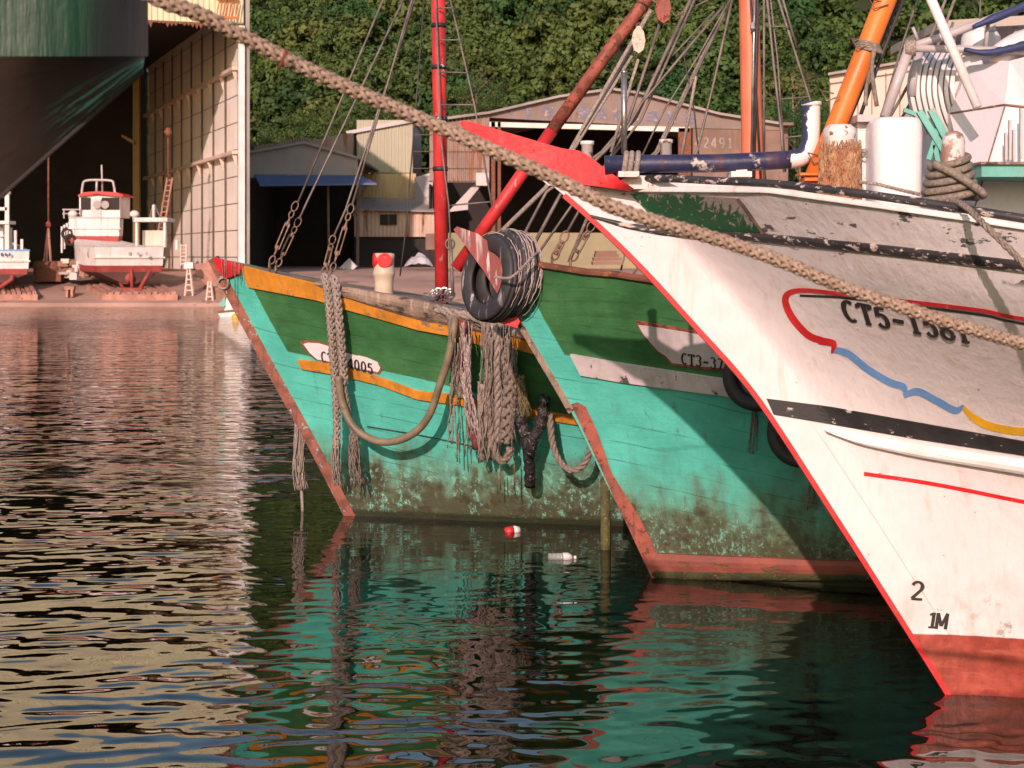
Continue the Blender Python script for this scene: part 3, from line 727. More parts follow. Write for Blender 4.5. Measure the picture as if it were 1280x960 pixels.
for k, (px, py, s_) in enumerate([(798, 50, 1.0), (829, 10, 1.15)]):
    o = thing('pulley_block', ['pale wooden pulley block hanging in the rigging under the red boom', 'reddish pulley block at the end of the ropes, top of picture'][k], 'pulley', W(px, py+14, Yr-.1))
    for sg in (-1, 1):
        q = MB(); prism(q, [W(px, py, Yr-.1)+Vector((x*s_*.065, sg*.035, z*s_*.13)) for x, z in [(0, -1), (.7, -.75), (1, -.1), (.75, .6), (.2, 1), (-.2, 1), (-.75, .6), (-1, -.1), (-.7, -.75)]], (0, .018, 0)); q.build('cheek', M['blockwood' if k == 0 else 'rust_red'], o)
    q = MB(); lathe(q, [(.045, -.03), (.03, 0), (.045, .03)], W(px, py, Yr-.09), (0, 1, 0), 14); q.build('sheave', M['rust_tackle'], o)
    q = MB(); loop(q, W(px, py-17*s_, Yr-.09), (.02, 0, 0), (0, 0, .03), .007, 12, 5); q.build('shackle', M['steel'], o)
for a, b in (((964, 33), (986, 33)), ((976, 124), (1011, 121)), ((982, 172), (1019, 168))): stay(b2, [W(*a, Yr), W(*b, Yr)], .010)
# pile of planks on the rail
o = thing('plank_pile', 'small pile of weathered reddish planks on the green boat rail', 'planks', W(760, 337, 16.6))
for i, (x0, x1, y) in enumerate([(741, 779, 331), (742, 777, 326), (744, 774, 321.5), (745, 771, 317.5)]):
    q = MB(); pbox(q, x0, y-4, x1, y, 16.5+.02*i, .3); q.build('plank', M['stuff_brown'], o)

# side tyres of boat 2
for k, (px, py, R, zz) in enumerate([(947, 471, .305, 0), (1003, 541, .31, 0)]):
    Yt = h2.Yat(px, py)-.14; ax2 = Vector((-.35, -1, .12))
    o = thing('tyre', ['black fender tyre beside the name board of the green boat', 'lower black fender tyre hanging in shade behind the white bow'][k], 'tyre', W(px, py, Yt), 'fender tyres between the hulls')
    q = MB(); q.smooth = True; tyre(q, W(px, py, Yt), ax2, R, .2); q.build('tread', M['rubber_clean'], o)
    q = MB(); q.smooth = True; P = W(px+2, py-42, Yt-.02); tube(q, [P, P+Vector((.02, .1, .45)), P+Vector((.02, .18, .95))], .018, 6); q.build('hanging_rope', M['hemp'], o)
    q = MB(); q.smooth = True; frayed(q, [h2.at(px+20*k-2*(1-k), py+30, .2), h2.at(px+18*k-4, py+60, .2), h2.at(px+17*k-6, py+95, .2)], .03, 12, .006); q.build('rope_tail', M['hemp'], o)

# ================================================================ BOAT 3 (white)
h3 = Hull(12.2, [(688, 230), (740, 271), (800, 327), (870, 402), (950, 492), (1050, 641), (1140, 786), (1187, 866), (1200, 890)],
          [(688, 232), (740, 236), (787, 238), (860, 238), (960, 240), (1100, 258), (1200, 272), (1280, 284)],
          [(5, 2.85), (8, 2.55), (12, 2.5), (17, 2.8)], -.4, 15, (1.0, 2.2), (3.8, 1.5), 1.25, .035, 0)
b3 = thing('fishing_boat', 'white fishing boat with red topped prow and black stripes, nearest of the three bows', 'boat', (3, 12.2, 0), 'moored fishing boats')
h3.mesh(110, 50).build('hull', white_hull(), b3)
h3.deck(.6).build('deck', M['deck'], b3)
q = MB(); h3.stem_bar(q, .018, .018, .042, .05, .985); q.build('stem_bar', paint('stem_red', (.66, .025, .027), .5, .25, 4, (.3, .1, .07), .3, 16, (.3, .06, .04), .5), b3)
# raised red prow
V = []
pr = [(575, 154), (585, 152), (650, 171), (700, 186), (727, 192), (757, 215), (788, 238)]; lo = [(578, 160), (592, 168), (640, 198), (665, 214), (690, 226), (720, 231), (786, 240)]
q = MB(); n = len(pr)
pr = [(p.x, p.y) for p in catmull([(x, y, 0) for x, y in pr], 5)]; lo = [(p.x, p.y) for p in catmull([(x, y, 0) for x, y in lo], 5)]; n = len(pr); q.smooth = True
for i in range(n):
    hw = interp(i/5, range(7), [.03, .04, .07, .11, .17, .24, .34])
    for sg in (-1, 1):
        Y_ = 12.2+sg*hw; a = W(*pr[i], 12.2); b_ = W(*lo[i], 12.2); f_ = .55+.45*(1 if i < 1 else .6)
        V += [(a.x, Y_, a.z), (b_.x, 12.2+sg*(hw*.75+.01), b_.z)]
for A_, B_ in ((0, 1), (3, 2), (2, 0), (1, 3)):
    q.add([V[i*4+k] for i in range(n) for k in (A_, B_)], [(2*i, 2*i+1, 2*i+3, 2*i+2) for i in range(n-1)])
q.add(V[:4]+V[-4:], [(0, 2, 3, 1), (4, 5, 7, 6)]); q.build('prow', paint('prow_red', (.74, .028, .03), .6, .2, 4, (.5, .14, .11), .22, 22, (.5, .1, .08), .4, bump=.012, bsc=25), b3)
q = MB(); tp = [(690, 222), (720, 231), (786, 240)]
# white cheek between prow and hull
h3.band(q, [(664, 214), (690, 226), (720, 231), (790, 239)], [(686, 231.5), (700, 233), (730, 236), (790, 241)], .012, 16); q.build('cheek_plate', M['white'], b3)
q = MB(); h3.band(q, [(786, 234), (860, 233), (960, 233), (1100, 253), (1200, 267), (1280, 279), (1500, 312)], [(786, 238), (860, 238.5), (960, 239.5), (1100, 259), (1200, 273.5), (1280, 286), (1500, 320)], .022, 70, rnd=.6); q.build('cap_rail', M['white_worn'], b3)
q = MB(); P = [h3.pix(x, y, -.005) for x, y in [(760, 226), (800, 224), (840, 224), (900, 227), (960, 230), (1040, 238), (1120, 249), (1200, 261), (1280, 274), (1400, 292), (1520, 309), (1900, 360), (2290, 411)]]
q.smooth = True; tube(q, catmull(P, 6), .026, 10); q.build('bumper_rail', M['black_worn'], b3)
q = MB(); h3.band(q, [(737, 268), (780, 277.5), (831, 285), (952, 291), (1116, 307), (1280, 326), (1500, 352)], [(741, 272), (782, 285), (831, 294.5), (952, 301), (1116, 318.6), (1280, 340), (1500, 369)], .02, 80, rnd=.5); q.build('upper_stripe', M['black_worn'], b3)
q = MB(); h3.band(q, [(958, 498), (1038, 508), (1150, 528), (1280, 551), (1500, 590)], [(967, 518), (1038, 530), (1150, 549), (1280, 569), (1500, 609)], .006, 70); q.build('lower_stripe', M['black_paint'], b3)
q = MB(); h3.band(q, [(1030, 537), (1080, 544), (1150, 556), (1280, 574), (1500, 610)], [(1040, 540), (1080, 556), (1150, 571), (1280, 592), (1500, 632)], .055, 60, rnd=1.0); q.build('rubbing_strake', M['white'], b3)
q = MB(); h3.stroke(q, [(1080, 592), (1150, 602), (1210, 613), (1290, 629), (1500, 668)], 5, .004, 14); q.build('red_line', M['red'], b3)
# green scraped panel on the bulwark
m = NT('scraped_green'); v = m.co(); a = m.noise(m.co((16, 4, 4)), 1.6, 6, .62, .6); b_ = m.noise(v, 22, 5, .65)
sx = m.n('ShaderNodeSeparateXYZ'); m.link(m.n('ShaderNodeTexCoord').outputs['Object'], sx.inputs[0])
fx = m.math('ADD', m.math('MULTIPLY', sx.outputs[0], .55), m.math('MULTIPLY', sx.outputs[2], .9))
tt_ = m.math('ADD', m.math('MULTIPLY', m.math('ADD', sx.outputs[0], 1.78), .55), m.math('MULTIPLY', m.math('ADD', sx.outputs[2], -3.34), 1.6))
c = m.mix(m.ss(m.math('ADD', a, tt_), .56, .64), (.012, .10, .035), (.36, .31, .28))
c = m.mix(m.ss(b_, .60, .66, 0, .8), c, (.48, .42, .38)); m.bump(b_, .006); m.fin(c, .6)
q = MB(); h3.band(q, [(788, 242), (860, 243), (922, 247)], [(826, 283), (870, 287), (954, 290)], .004, 30); q.build('green_panel', m.m, b3)
q = MB(); h3.stroke(q, [(923, 247), (932, 258), (955, 291)], 4, .012, 6); q.build('panel_batten', M['oldwood'], b3)
# emblem
q = MB(); h3.stroke(q, [(1500, 430), (1280, 398), (1227, 387.5), (1115, 374), (1053, 367), (1010, 362.5), (988, 365), (982, 376), (991, 397), (1010, 418), (1028, 425.5)], [5, 5, 5, 5, 5, 6, 8, 9, 9, 9], .005, 10); h3.stroke(q, [(1024, 425), (1042, 429), (1040, 441)], [9, 9, 2], .0065, 6); em = q.build('emblem_red', M['red'], b3)
q = MB(); h3.stroke(q, [(1042, 436), (1061, 442), (1085, 461), (1112, 477), (1129, 483), (1133, 495)], [8, 9, 9, 9, 9, 4], .005, 8); h3.stroke(q, [(1130, 494), (1147, 488.5), (1171, 500), (1194, 512), (1205, 506)], [6, 9, 9, 9, 3], .0065, 8); q.build('emblem_blue', M['blue'], b3)
q = MB(); h3.stroke(q, [(1203, 507), (1217.5, 522), (1241, 533), (1280, 539), (1340, 540), (1420, 530)], [5, 10, 10, 10, 9], .005, 8); q.build('emblem_yellow', M['yellow'], b3)
q = MB(); h3.stroke(q, [(1000, 369), (1053, 371.5), (1115, 379), (1227, 393), (1280, 404), (1500, 437)], 3, .0035, 10); q.build('emblem_under_line', M['ink'], b3)  # thin ink line just below the red emblem line
q = MB(); letter(q, lambda x, y, k: h3.pix(x, y, .008+.0004*k), 'CT5-1581', (1058.5, 399.5), (20.2, 3.55), 16.5, (-8, -26), 7.6, 3.6); q.build('registration_lettering', M['ink'], b3)
q = MB(); letter(q, lambda x, y, k: h3.pix(x, y, .008+.0004*k), '2', (1137, 749), (20, 1.5), 17, (2.5, -23), 5.5, 3.2); q.build('draught_mark', M['ink'], b3); q = MB(); letter(q, lambda x, y, k: h3.pix(x, y, .008+.0004*k), '1M', (1157, 784), (11.5, .6), 15, (3, -19), 4.6, 2.4); q.build('draught_mark', M['ink'], b3)
# teal lip seen beyond the stem (far side guard)
q = MB(); pprism(q, [(742, 274), (762, 298), (780, 318), (806, 337), (832, 355), (800, 322), (760, 283)], 12.28, .05); q.build('far_guard', M['teal_dark'], b3)
# fore-deck gear
Yp = 11.95
q = MB(); q.smooth = True; tube(q, [W(756, 206, Yp), W(800, 205, Yp), W(900, 204, Yp), W(960, 201, Yp), W(988, 199.5, Yp)], .062, 16); pp = q.build('vent_pipe', M['navy'], b3)
q = MB(); q.smooth = True; tube(q, catmull([W(986, 199.5, Yp), W(1002, 196, Yp), W(1011, 184, Yp), W(1013.5, 165, Yp), W(1014, 130, Yp)], 6), .0625, 16)
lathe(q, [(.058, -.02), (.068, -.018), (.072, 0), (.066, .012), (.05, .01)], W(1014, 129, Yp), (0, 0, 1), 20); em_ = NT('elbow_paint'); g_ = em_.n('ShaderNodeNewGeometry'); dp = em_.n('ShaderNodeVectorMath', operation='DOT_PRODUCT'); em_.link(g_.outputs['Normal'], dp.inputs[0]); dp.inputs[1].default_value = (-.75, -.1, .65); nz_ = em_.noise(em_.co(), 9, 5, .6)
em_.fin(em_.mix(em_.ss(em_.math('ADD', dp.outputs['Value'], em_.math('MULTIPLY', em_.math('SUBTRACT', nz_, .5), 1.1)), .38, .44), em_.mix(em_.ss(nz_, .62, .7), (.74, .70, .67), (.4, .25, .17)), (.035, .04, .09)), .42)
q.build('elbow', em_.m, pp)
q = MB(); q.smooth = True
for x in (781, 788, 796): loop(q, W(x, 204, Yp), (0, .07, 0), (.01, 0, .07), .019, 18, 8)
q.build('lashing', M['hemp_pale'], pp)
for x in (785, 926):
    q = MB(); pbox(q, x-12, 214, x+14, 221, Yp-.1, .22); pbox(q, x-6, 205, x+8, 215, Yp-.03, .08); q.build('bracket', M['white_rust'], pp)
q = MB(); q.smooth = True; tube(q, [W(780, 192, Yp), W(780, 92, Yp)], .02, 12); lathe(q, [(.02, 0), (.023, .005), (.023, .02), (.012, .024)], W(780, 92, Yp), (0, 0, 1), 12); q.build('steel_pole', M['steel'], b3)
for k, (x, y0, y1) in enumerate(((734, 176, 215), (832.5, 174, 215))):
    q = MB(); q.smooth = True; c_ = W(x, y1, 12.6); hh = (y1-y0)/174.6
    lathe(q, [(.042, 0), (.042, hh-.03), (.05, hh-.028), (.05, hh-.004), (.04, hh), (.034, hh-.01)], c_, (0, 0, 1), 18); q.build('vent_post', M['white_rust'], b3)
q = MB(); pprism(q, [(775, 225), (788, 219), (850, 221), (930, 222), (985, 228), (1010, 233), (1010, 238), (775, 236)], Yp+.02, .5); q.build('bow_platform', M['white_rust'], b3)
# orange pole with lashings
Yo = 11.9
q = MB(); q.smooth = True; tube(q, [W(1013, 232, Yo), W(1049, 148, Yo), W(1107, 0, Yo), W(1150, -112, Yo)], [.066, .07, .073, .07], 16); op = q.build('derrick_pole', M['orange_pole'], b3)
for (x, y, s_) in ((1042, 117, -1), (1102, 2, -1), (1026, 195, 1), (1080, 52, -1)):
    q = MB(); P = W(x, y, Yo-.06); tube(q, [P, P+Vector((-.09, -.02, .02)), P+Vector((-.05, -.03, -.05)), P+Vector((.04, -.03, -.02))], .006, 5); q.build('wire_tie', M['rust_tackle'], op)
q = MB(); q.smooth = True
for k in range(4): loop(q, W(1083+k*1.2, 55+k*3, Yo), (.083, 0, -.02), (0, .083, 0), .013, 18, 6)
tube(q, catmull([W(1094, 58, Yo-.07), W(1089, 85, Yo-.1), W(1083, 110, Yo-.09), W(1082, 132, Yo-.09)], 5), .014, 6); tube(q, catmull([W(1092, 60, Yo-.07), W(1090, 90, Yo-.12), W(1096, 133, Yo-.1)], 5), .015, 6)
q.build('rope_sling', M['hemp'], op)
q = MB(); pbox(q, 1000, 216, 1024, 219, Yo-.1, .2); pbox(q, 1006, 222, 1022, 226, Yo-.1, .2); q.build('foot_bracket', M['orange_pole'], op)
for p in ([(1133, -10), (1098, 80), (1068, 166)], [(1127, -10), (1090, 82), (1040, 200)]): stay(b3, [W(x, y, Yo+.12) for x, y in p], .017, None, 'darkwire')
stay(b3, [W(1150, -10, 12.2), W(1128, 55, 12.2), W(1100, 150, 12.2)], .010); stay(b3, [W(1193, 0, 12.6), W(1160, 90, 12.6), W(1120, 160, 12.6)], .014, None, 'hemp')
stay(b3, [W(1182, 0, 12.6), W(1150, 80, 12.6), W(1105, 160, 12.6)], .014, None, 'hemp')
stay(b3, [W(1226, -10, 12.9), W(1224, 40, 12.9)], .008)
# bitts
Yc_ = 11.2
def Yg(px): return h3.Yat(px, 262)+.32
q = MB(); q.smooth = True; x = 1050; Yb_ = Yg(x); lathe(q, [(.115, -.25), (.115, .12), (.105, .3), (.11, .31), (.10, .36), (.07, .385)], W(x, 232, Yb_), (0, 0, 1), 20); bt = q.build('bitt', M['white_rust'], b3)
q = MB(); q.smooth = True
for i in range(1500):
    a = random.uniform(0, 6.28); z0 = random.uniform(-.05, .29); P = []; r = .118
    for j in range(5):
        aa = a+random.uniform(-.12, .12)+j*random.uniform(-.1, .1); z = z0-j*.035; rr = r+.02*(.3-z)*.5+random.uniform(0, .016)
        P.append(W(x, 232, Yb_)+Vector((rr*math.cos(aa), rr*math.sin(aa), z)))
    tube(q, P, random.uniform(.002, .0042), 3)
q.build('coir_wrapping', M['coir'], bt)
q = MB(); q.smooth = True; x = 1187; Yb2 = Yg(x); c_ = W(x, 262, Yb2); lathe(q, [(.07, -.1), (.07, .36), (.068, .42), (.05, .46), (.02, .475)], c_, (.06, 0, 1), 20); q.build('bitt', M['rust_red'] if False else paint('bitt_worn', (.40, .25, .19), .5, .35, 5, (.72, .64, .6), .68, 7, (.2, .1, .06), .5), b3)
q = MB(); q.smooth = True; P = []
for i in range(130):
    t = i/130; a = t*6.28*5.2; zz_ = .05+t*.26+.025*math.sin(a+1); r = lerp(.165, .105, t)
    P.append(c_+Vector((r*math.cos(a), r*math.sin(a), zz_)))
tail = [c_+Vector((.10, -.14, .17)), c_+Vector((.13, -.2, .10)), c_+Vector((.14, -.24, .03))]
tube(q, P, .023, 8); tube(q, catmull([c_+Vector((-.12, -.1, .27)), c_+Vector((.0, -.18, .2)), c_+Vector((.15, -.16, .10)), c_+Vector((.17, -.1, .08))], 8), .025, 8)
E = W(1190, 252, Yb2-.2); ya_ = h3.Yat(1215, 330)-.65; yb_ = h3.Yat(1275, 520)-1.95
rope(q, catmull([c_+Vector((-.1, -.12, .03)), E, W(1206, 258, lerp(Yb2-.2, ya_, .45)), W(1234.5, 284.5, ya_), W(1333, 383, yb_), W(1420, 470, yb_-1.2)], 8), .021)
q.thing('mooring_line', M['hemp'], 'weathered grey rope coiled round a rusty bitt on the white boat rail', 'rope')
q = MB(); q.smooth = True; rope(q, catmull([W(1066, 228, 11.1), W(1090, 229, 11.0), W(1120, 236, 10.95), W(1150, 243, 10.95)], 6), .012); q.thing('slack_line', M['hemp_pale'], 'thin pale rope lying along the white boat rail beside the tank', 'rope')
# rounded white tank
q = MB(); q.smooth = True; Yt = 11.5; V = []; Fc = []
rows = [(0, 1), (.45, 1), (.6, .995), (.68, .97), (.715, .9), (.73, .7), (.735, .3)]; a = W(1092, 275, Yt); b_ = W(1158, 275, Yt); cx, hw = (a.x+b_.x)/2, (b_.x-a.x)/2
H_ = (275-144)/(F/Yt)
for z, k in rows:
    for i in range(32):
        t = 6.283*i/32; sx_ = abs(math.cos(t))**.5*math.copysign(1, math.cos(t)); sy_ = abs(math.sin(t))**.5*math.copysign(1, math.sin(t))
        V.append((cx+hw*sx_*k*(1 if z > .5 else .97), Yt+.2+.2*sy_*k, a.z+z/.735*H_))
for j in range(len(rows)-1):
    for i in range(32): Fc.append((j*32+i, j*32+(i+1) % 32, (j+1)*32+(i+1) % 32, (j+1)*32+i))
Fc.append(tuple((len(rows)-1)*32+i for i in range(32))); q.add(V, Fc)
q.build('tank', paint('tank_paint', (.78, .74, .73), .35, .08, 1.5, (.35, .55, .5), .1, 3, (.5, .36, .26), .4), b3)
q = MB(); pbox(q, 1072, 143, 1092, 152, 11.7, .3); q.build('tank_bracket', M['grey_pipe'], b3)
q = MB(); pbox(q, 1072, 152, 1090, 240, 11.8, .25); pbox(q, 1076, 187, 1090, 190, 11.78, .02); q.build('locker', M['white_worn'], b3)
q = MB(); q.smooth = True; rope(q, catmull([W(1073, 190, 11.75), W(1080, 187, 11.72), W(1090, 186, 11.72)], 4), .008); loop(q, W(1082, 192, 11.72), (.03, 0, 0), (0, 0, .02), .007, 12, 5); q.build('locker_lashing', M['hemp_pale'], b3)
# line drum with curved ribs and teal frame
Yd = 12.35; o_ = [(1142, 152), (1142, 110), (1150, 82), (1170, 68)]
q = MB(); q.smooth = True; lathe(q, [(.30, -.02), (.44, 0), (.46, .2), (.46, .5), (.44, .72), (.3, .74)], W(1166, 140, Yd+.45), (1, 0, .12), 36); dr = q.build('line_drum', M['white'], b3)
for k in range(8):
    x0 = 1139+k*7.2; q = MB(); q.smooth = True
    P = catmull([W(x0+16, 60+k*-.5, Yd+.3), W(x0+5, 78, Yd+.06), W(x0, 100, Yd-.02), W(x0, 120, Yd-.03), W(x0+6, 145, Yd+.02), W(x0+16, 168, Yd+.1)], 6)
    V = []
    for i, p in enumerate(P): V += [p+Vector((-.014, -.03, 0)), p+Vector((.014, -.03, 0)), p+Vector((.014, .06, 0)), p+Vector((-.014, .06, 0))]
    m_ = len(P); q.smooth = False; q.add(V, [(i*4+j, i*4+(j+1) % 4, (i+1)*4+(j+1) % 4, (i+1)*4+j) for i in range(m_-1) for j in range(4)]+[(3, 2, 1, 0), tuple((m_-1)*4+j for j in range(4))]); q.build('rib', M['white'], dr)
for (a, b_, w) in (((1146, 140), (1186, 205), 8), ((1160, 138), (1182, 180), 9), ((1172, 155), (1158, 200), 6), ((1128, 138), (1142, 143), 5), ((1166, 182), (1172, 215), 6)):
    q = MB(); A, B_ = W(*a, Yd-.06), W(*b_, Yd-.06); d = (B_-A).normalized(); s_ = Vector((d.z, 0, -d.x))*w/2/(F/Yd); prism(q, [p+Vector((0, -w*.011, 0)) for p in (A+s_, B_+s_, B_-s_, A-s_)], (0, .04, 0)); q.build('frame_bar', M['teal'], dr)
# wheelhouse front
Yh = 12.0
def WB(px, py, dy=0): return W(px, py, Yh+dy)
q = MB()
T1, T2, T3 = WB(1212, 82, .25), WB(1262, 76, -.05), WB(1300, 66, .1)
M1, M2, M3 = WB(1187, 142, .28), WB(1256, 131, -.18), WB(1300, 136, -.2)
L1, L2, L3 = WB(1196, 262, .5), WB(1217, 262, -.34), WB(1300, 290, -.36)
q.add([T1, T2, T3, M1, M2, M3, L1, L2, L3], [(0, 3, 4, 1), (1, 4, 5, 2), (3, 6, 7, 4), (4, 7, 8, 5)])
bk = [p+Vector((.0, 1.6, 0)) for p in (T1, M1, L1)]; R_ = [p+Vector((3.6, 0, -.1)) for p in (T3, M3, L3)]
q.add([T1, M1, L1]+bk, [(0, 3, 4, 1), (1, 4, 5, 2)])
q.add([T3, M3, L3]+R_, [(0, 1, 4, 3), (1, 2, 5, 4)])
q.add([T1, T2, T3, R_[0], R_[0]+Vector((0, 1.5, 0)), bk[0]], [(0, 1, 2, 3, 4, 5)])
wh = q.build('wheelhouse', M['lilac_white'], b3)
q = MB(); q.smooth = True; tube(q, catmull([WB(1240, 80, .1), WB(1262, 62, .15), WB(1290, 50, .2), WB(1330, 44, .3)], 5), .09, 12); q.build('cowl', M['lilac_white'], wh)
q = MB(); tube(q, [M1+Vector((0, -.01, 0)), M2+Vector((0, -.012, 0)), M3+Vector((0, -.012, 0))], .007, 6); tube(q, [L2+Vector((0, -.012, 0)), M2+Vector((0, -.012, 0))], .005, 6); q.build('weld_seam', M['rust_tackle'], wh)
for x, y0, y1 in ((1258, 166, 200), (1263, 150, 200), (1268, 162, 200), (1277, 135, 198)):
    q = MB(); pbox(q, x-1.5, y0, x+1.5, y1, 11.55, .03); q.build('stanchion', M['grey_pipe'], wh)
q = MB(); pbox(q, 1227, 205, 1500, 221, 11.05, .75); sh = q.build('counter', M['teal'], wh)
q = MB(); pbox(q, 1226, 202, 1500, 205.5, 11.02, .8); q.build('counter_top', M['oldwood'], sh)
q = MB(); q.smooth = True; tube(q, [W(1222, 134, 11.5), W(1165, 2, 11.7), W(1130, -80, 11.8)], [.03, .034, .036], 12); q.build('strut_pole', M['white'], b3)
# pipe rails, post, raft canister, blue cloth
q = MB(); q.smooth = True; tube(q, [W(1106, 146, 12), W(1136, 62, 12)], .036, 12); tube(q, [W(1130, 60, 12), W(1290, 64, 12)], .026, 10); tube(q, [W(1137, 59, 12), W(1190, 42, 12.05), W(1290, 4, 12.1)], .028, 10)
tube(q, [W(1150, 62, 12.3), W(1142, 92, 12.3), W(1140, 120, 12.3)], .03, 10); tube(q, [W(1190, 62, 12.1), W(1191, 35, 12.1)], .022, 8); tube(q, [W(1232, 60, 12.1), W(1236, 22, 12.1)], .014, 8); tube(q, [W(1141, 34, 12.2), W(1147, 50, 12.2)], .012, 8)
rl = q.build('pipe_rails', M['grey_pipe'], b3)
q = MB(); q.smooth = True
for k in range(5): loop(q, W(1134+k*2.2, 60+(k % 2), 12), (.012, .05, 0), (0, 0, .045), .014, 14, 6)
q.build('rail_lashing', M['hemp_pale'], rl)
for P, r in (([W(1205, 62, 11.96), W(1232, 66, 11.94), W(1262, 61, 11.94), W(1300, 52, 11.96)], [.014, .024, .028, .03]), ([W(1216, 34, 12.0), W(1245, 22, 12.0), W(1300, 0, 12.05)], [.014, .03, .034])):
    q = MB(); q.smooth = True; P2 = catmull(P, 5); tube(q, P2, [interp(i/(len(P2)-1), np.linspace(0, 1, len(r)), r)*random.uniform(.85, 1.15) for i in range(len(P2))], 10); q.build('rolled_tarp', M['blue_tarp'], rl)
q = MB(); q.smooth = True; c_ = W(1226, 66, 12.5); lathe(q, [(.13, 0), (.14, .05), (.135, .11), (.115, .145), (.06, .16), (.02, .165)], c_, (0, 0, 1), 28); cn = q.build('raft_canister', M['white'], b3)
q = MB(); q.smooth = True; lathe(q, [(.035, .15), (.07, .155), (.07, .17), (.02, .18)], c_, (0, 0, 1), 18); q.build('canister_lid', M['white_worn'], cn)
q = MB(); pbox(q, 1232, 34, 1236, 66, 12.3, .03); lathe(q, [(.028, 0), (.034, .01), (.034, .05), (.02, .07)], W(1239, 40, 12.28), (0, 0, 1), 14); q.build('signal_lamp', M['grey_pipe'], b3)
q = MB(); pprism(q, [(1172, 26), (1320, 17), (1320, 29), (1172, 37)], 12.9, 1.6); cp = q.build('canopy_roof', paint('canopy', (.42, .36, .30), .6, .15, 1, RUST, .1, 4), b3)
for x in (1206, 1270): q = MB(); q.smooth = True; tube(q, [W(x, 33, 13.0), W(x, 240, 13.0)], .02, 8); q.build('post', M['grey_pipe'], cp)
# ================================================================ ropes hung on boat 1
def H1(px, py, d=.1): return h1.at(px, py, d*1.45 if d > .12 else d)
q = MB(); q.smooth = True
for P, R in (([(404, 346, .02), (407, 349, .1), (411, 380, .16), (415, 430, .2), (419, 480, .22), (421, 530, .24), (420, 560, .25)], .052), ([(415, 348, .02), (419, 353, .1), (423, 395, .15), (427, 440, .18), (430, 480, .2)], .058)):
    plait(q, catmull([H1(*p) for p in P], 5), R*.85, 120)
frayed(q, [H1(420, 550, .25), H1(420, 585, .25), H1(424, 606, .25)], .05, 26, .008, 1.2)
q.thing('mooring_rope', M['hemp_pale'], 'thick pale rope draped over the orange rail and hanging past the small name board', 'rope', 'ropes hung over the green bow')
q = MB(); q.smooth = True; rope(q, catmull([H1(428, 470, .2), H1(437, 520, .25), H1(442, 548, .26)], 6), .032, 3, .2)
frayed(q, [H1(442, 545, .26), H1(443, 575, .26), H1(447, 608, .25)], .06, 34, .009, 1.0)
q.thing('frayed_rope', M['hemp'], 'short rope with a frayed tassel end just below the start of the hose loop', 'rope', 'ropes hung over the green bow')
q = MB(); q.smooth = True; tube(q, catmull([H1(423, 470, .26), H1(427, 500, .3), H1(440, 531, .34), H1(462, 548, .36), H1(487, 552.5, .38), H1(515, 543, .38), H1(536, 520, .36), H1(550, 480, .33), H1(561, 445, .28), H1(568, 405, .15), H1(566, 392, .04)], 6), .043, 12)
q.thing('hose', M['hose'], 'stiff olive hose hanging in a wide loop on the turquoise bow', 'hose')
q = MB(); q.smooth = True; tube(q, catmull([H1(459, 533, .02), H1(520, 543, .03), H1(560, 551, .03), H1(600, 560, .03)], 4), .006, 5); q.thing('thin_line', M['darkwire'], 'thin dark line running along the turquoise side below the hose loop', 'line')
# the bundle of ropes by the gunwale
Z = 'rope bundle over the rail of the green bow'
def bundle(name, mat, pts, R, label, kind='rope', fr=None, fuzz=80, cat='rope'):
    q = MB(); q.smooth = True; P = catmull([H1(*p) for p in pts], 5)
    if kind == 'rope': rope(q, P, R, 3, R*7, 7, fuzz=fuzz)
    elif kind == 'plait': plait(q, P, R, fuzz)
    elif kind == 'tube': tube(q, P, [R*random.uniform(.88, 1.12) for _ in P], 10)
    elif kind == 'fray': frayed(q, [H1(*p) for p in pts], R, 60, .011, .6)
    if fr: frayed(q, [H1(*p) for p in fr], R*1.2, 26, .008, .9)
    return q.thing(name, M[mat], label, cat, Z)
bundle('mooring_rope', 'hemp', [(556, 390, .03), (564, 396, .12), (566, 430, .18), (569, 465, .2), (578, 497, .22)], .05, 'leftmost rope of the bundle, tan, falling beside the hose end')
bundle('net_roll', 'net_red', [(577, 396, .06), (581, 420, .16), (582, 475, .2), (589, 520, .22), (597, 560, .22)], .06, 'maroon net roll with white threads hanging in the rope bundle', 'tube', cat='net')
q = MB(); q.smooth = True
for i in range(70):
    t0 = random.random()*.8; P = []; w = random.uniform(-6, 6)
    for j in range(6):
        t = min(1, t0+j*.045); y = lerp(402, 565, t); x = interp(y, [400, 475, 520, 560], [581, 582, 589, 597])+w+random.uniform(-1.6, 1.6); P.append(H1(x, y, .27+random.uniform(-.01, .012)))
    tube(q, P, random.uniform(.004, .01), 4)
q.thing('net_threads', M['net_white'], 'white frayed threads clinging to the maroon net roll', 'threads', Z)
bundle('frayed_rope', 'hemp_pale', [(606, 478, .2), (605, 510, .22), (606, 545, .24), (608, 574, .22)], .075, 'pale pinkish tassel of loose fibres in the middle of the bundle', 'fray')
bundle('mooring_rope', 'hemp', [(588, 396, .05), (605, 403, .14), (610, 425, .2), (610, 495, .22), (614, 545, .24), (624, 575, .26), (634, 572, .26), (638, 560, .26)], .046, 'tan rope of the bundle that ends in a hooked eye at the bottom')
bundle('mooring_rope', 'hemp_pale', [(598, 397, .05), (616, 405, .14), (621, 430, .2), (622, 480, .22), (622, 552, .24)], .045, 'straight pale rope of the bundle right of the hooked one')
bundle('mooring_rope', 'hemp', [(600, 398, .04), (626, 430, .12), (637, 457, .2), (637, 500, .24), (633, 552, .24)], .075, 'widest flat tan rope of the bundle', 'plait', fuzz=60)
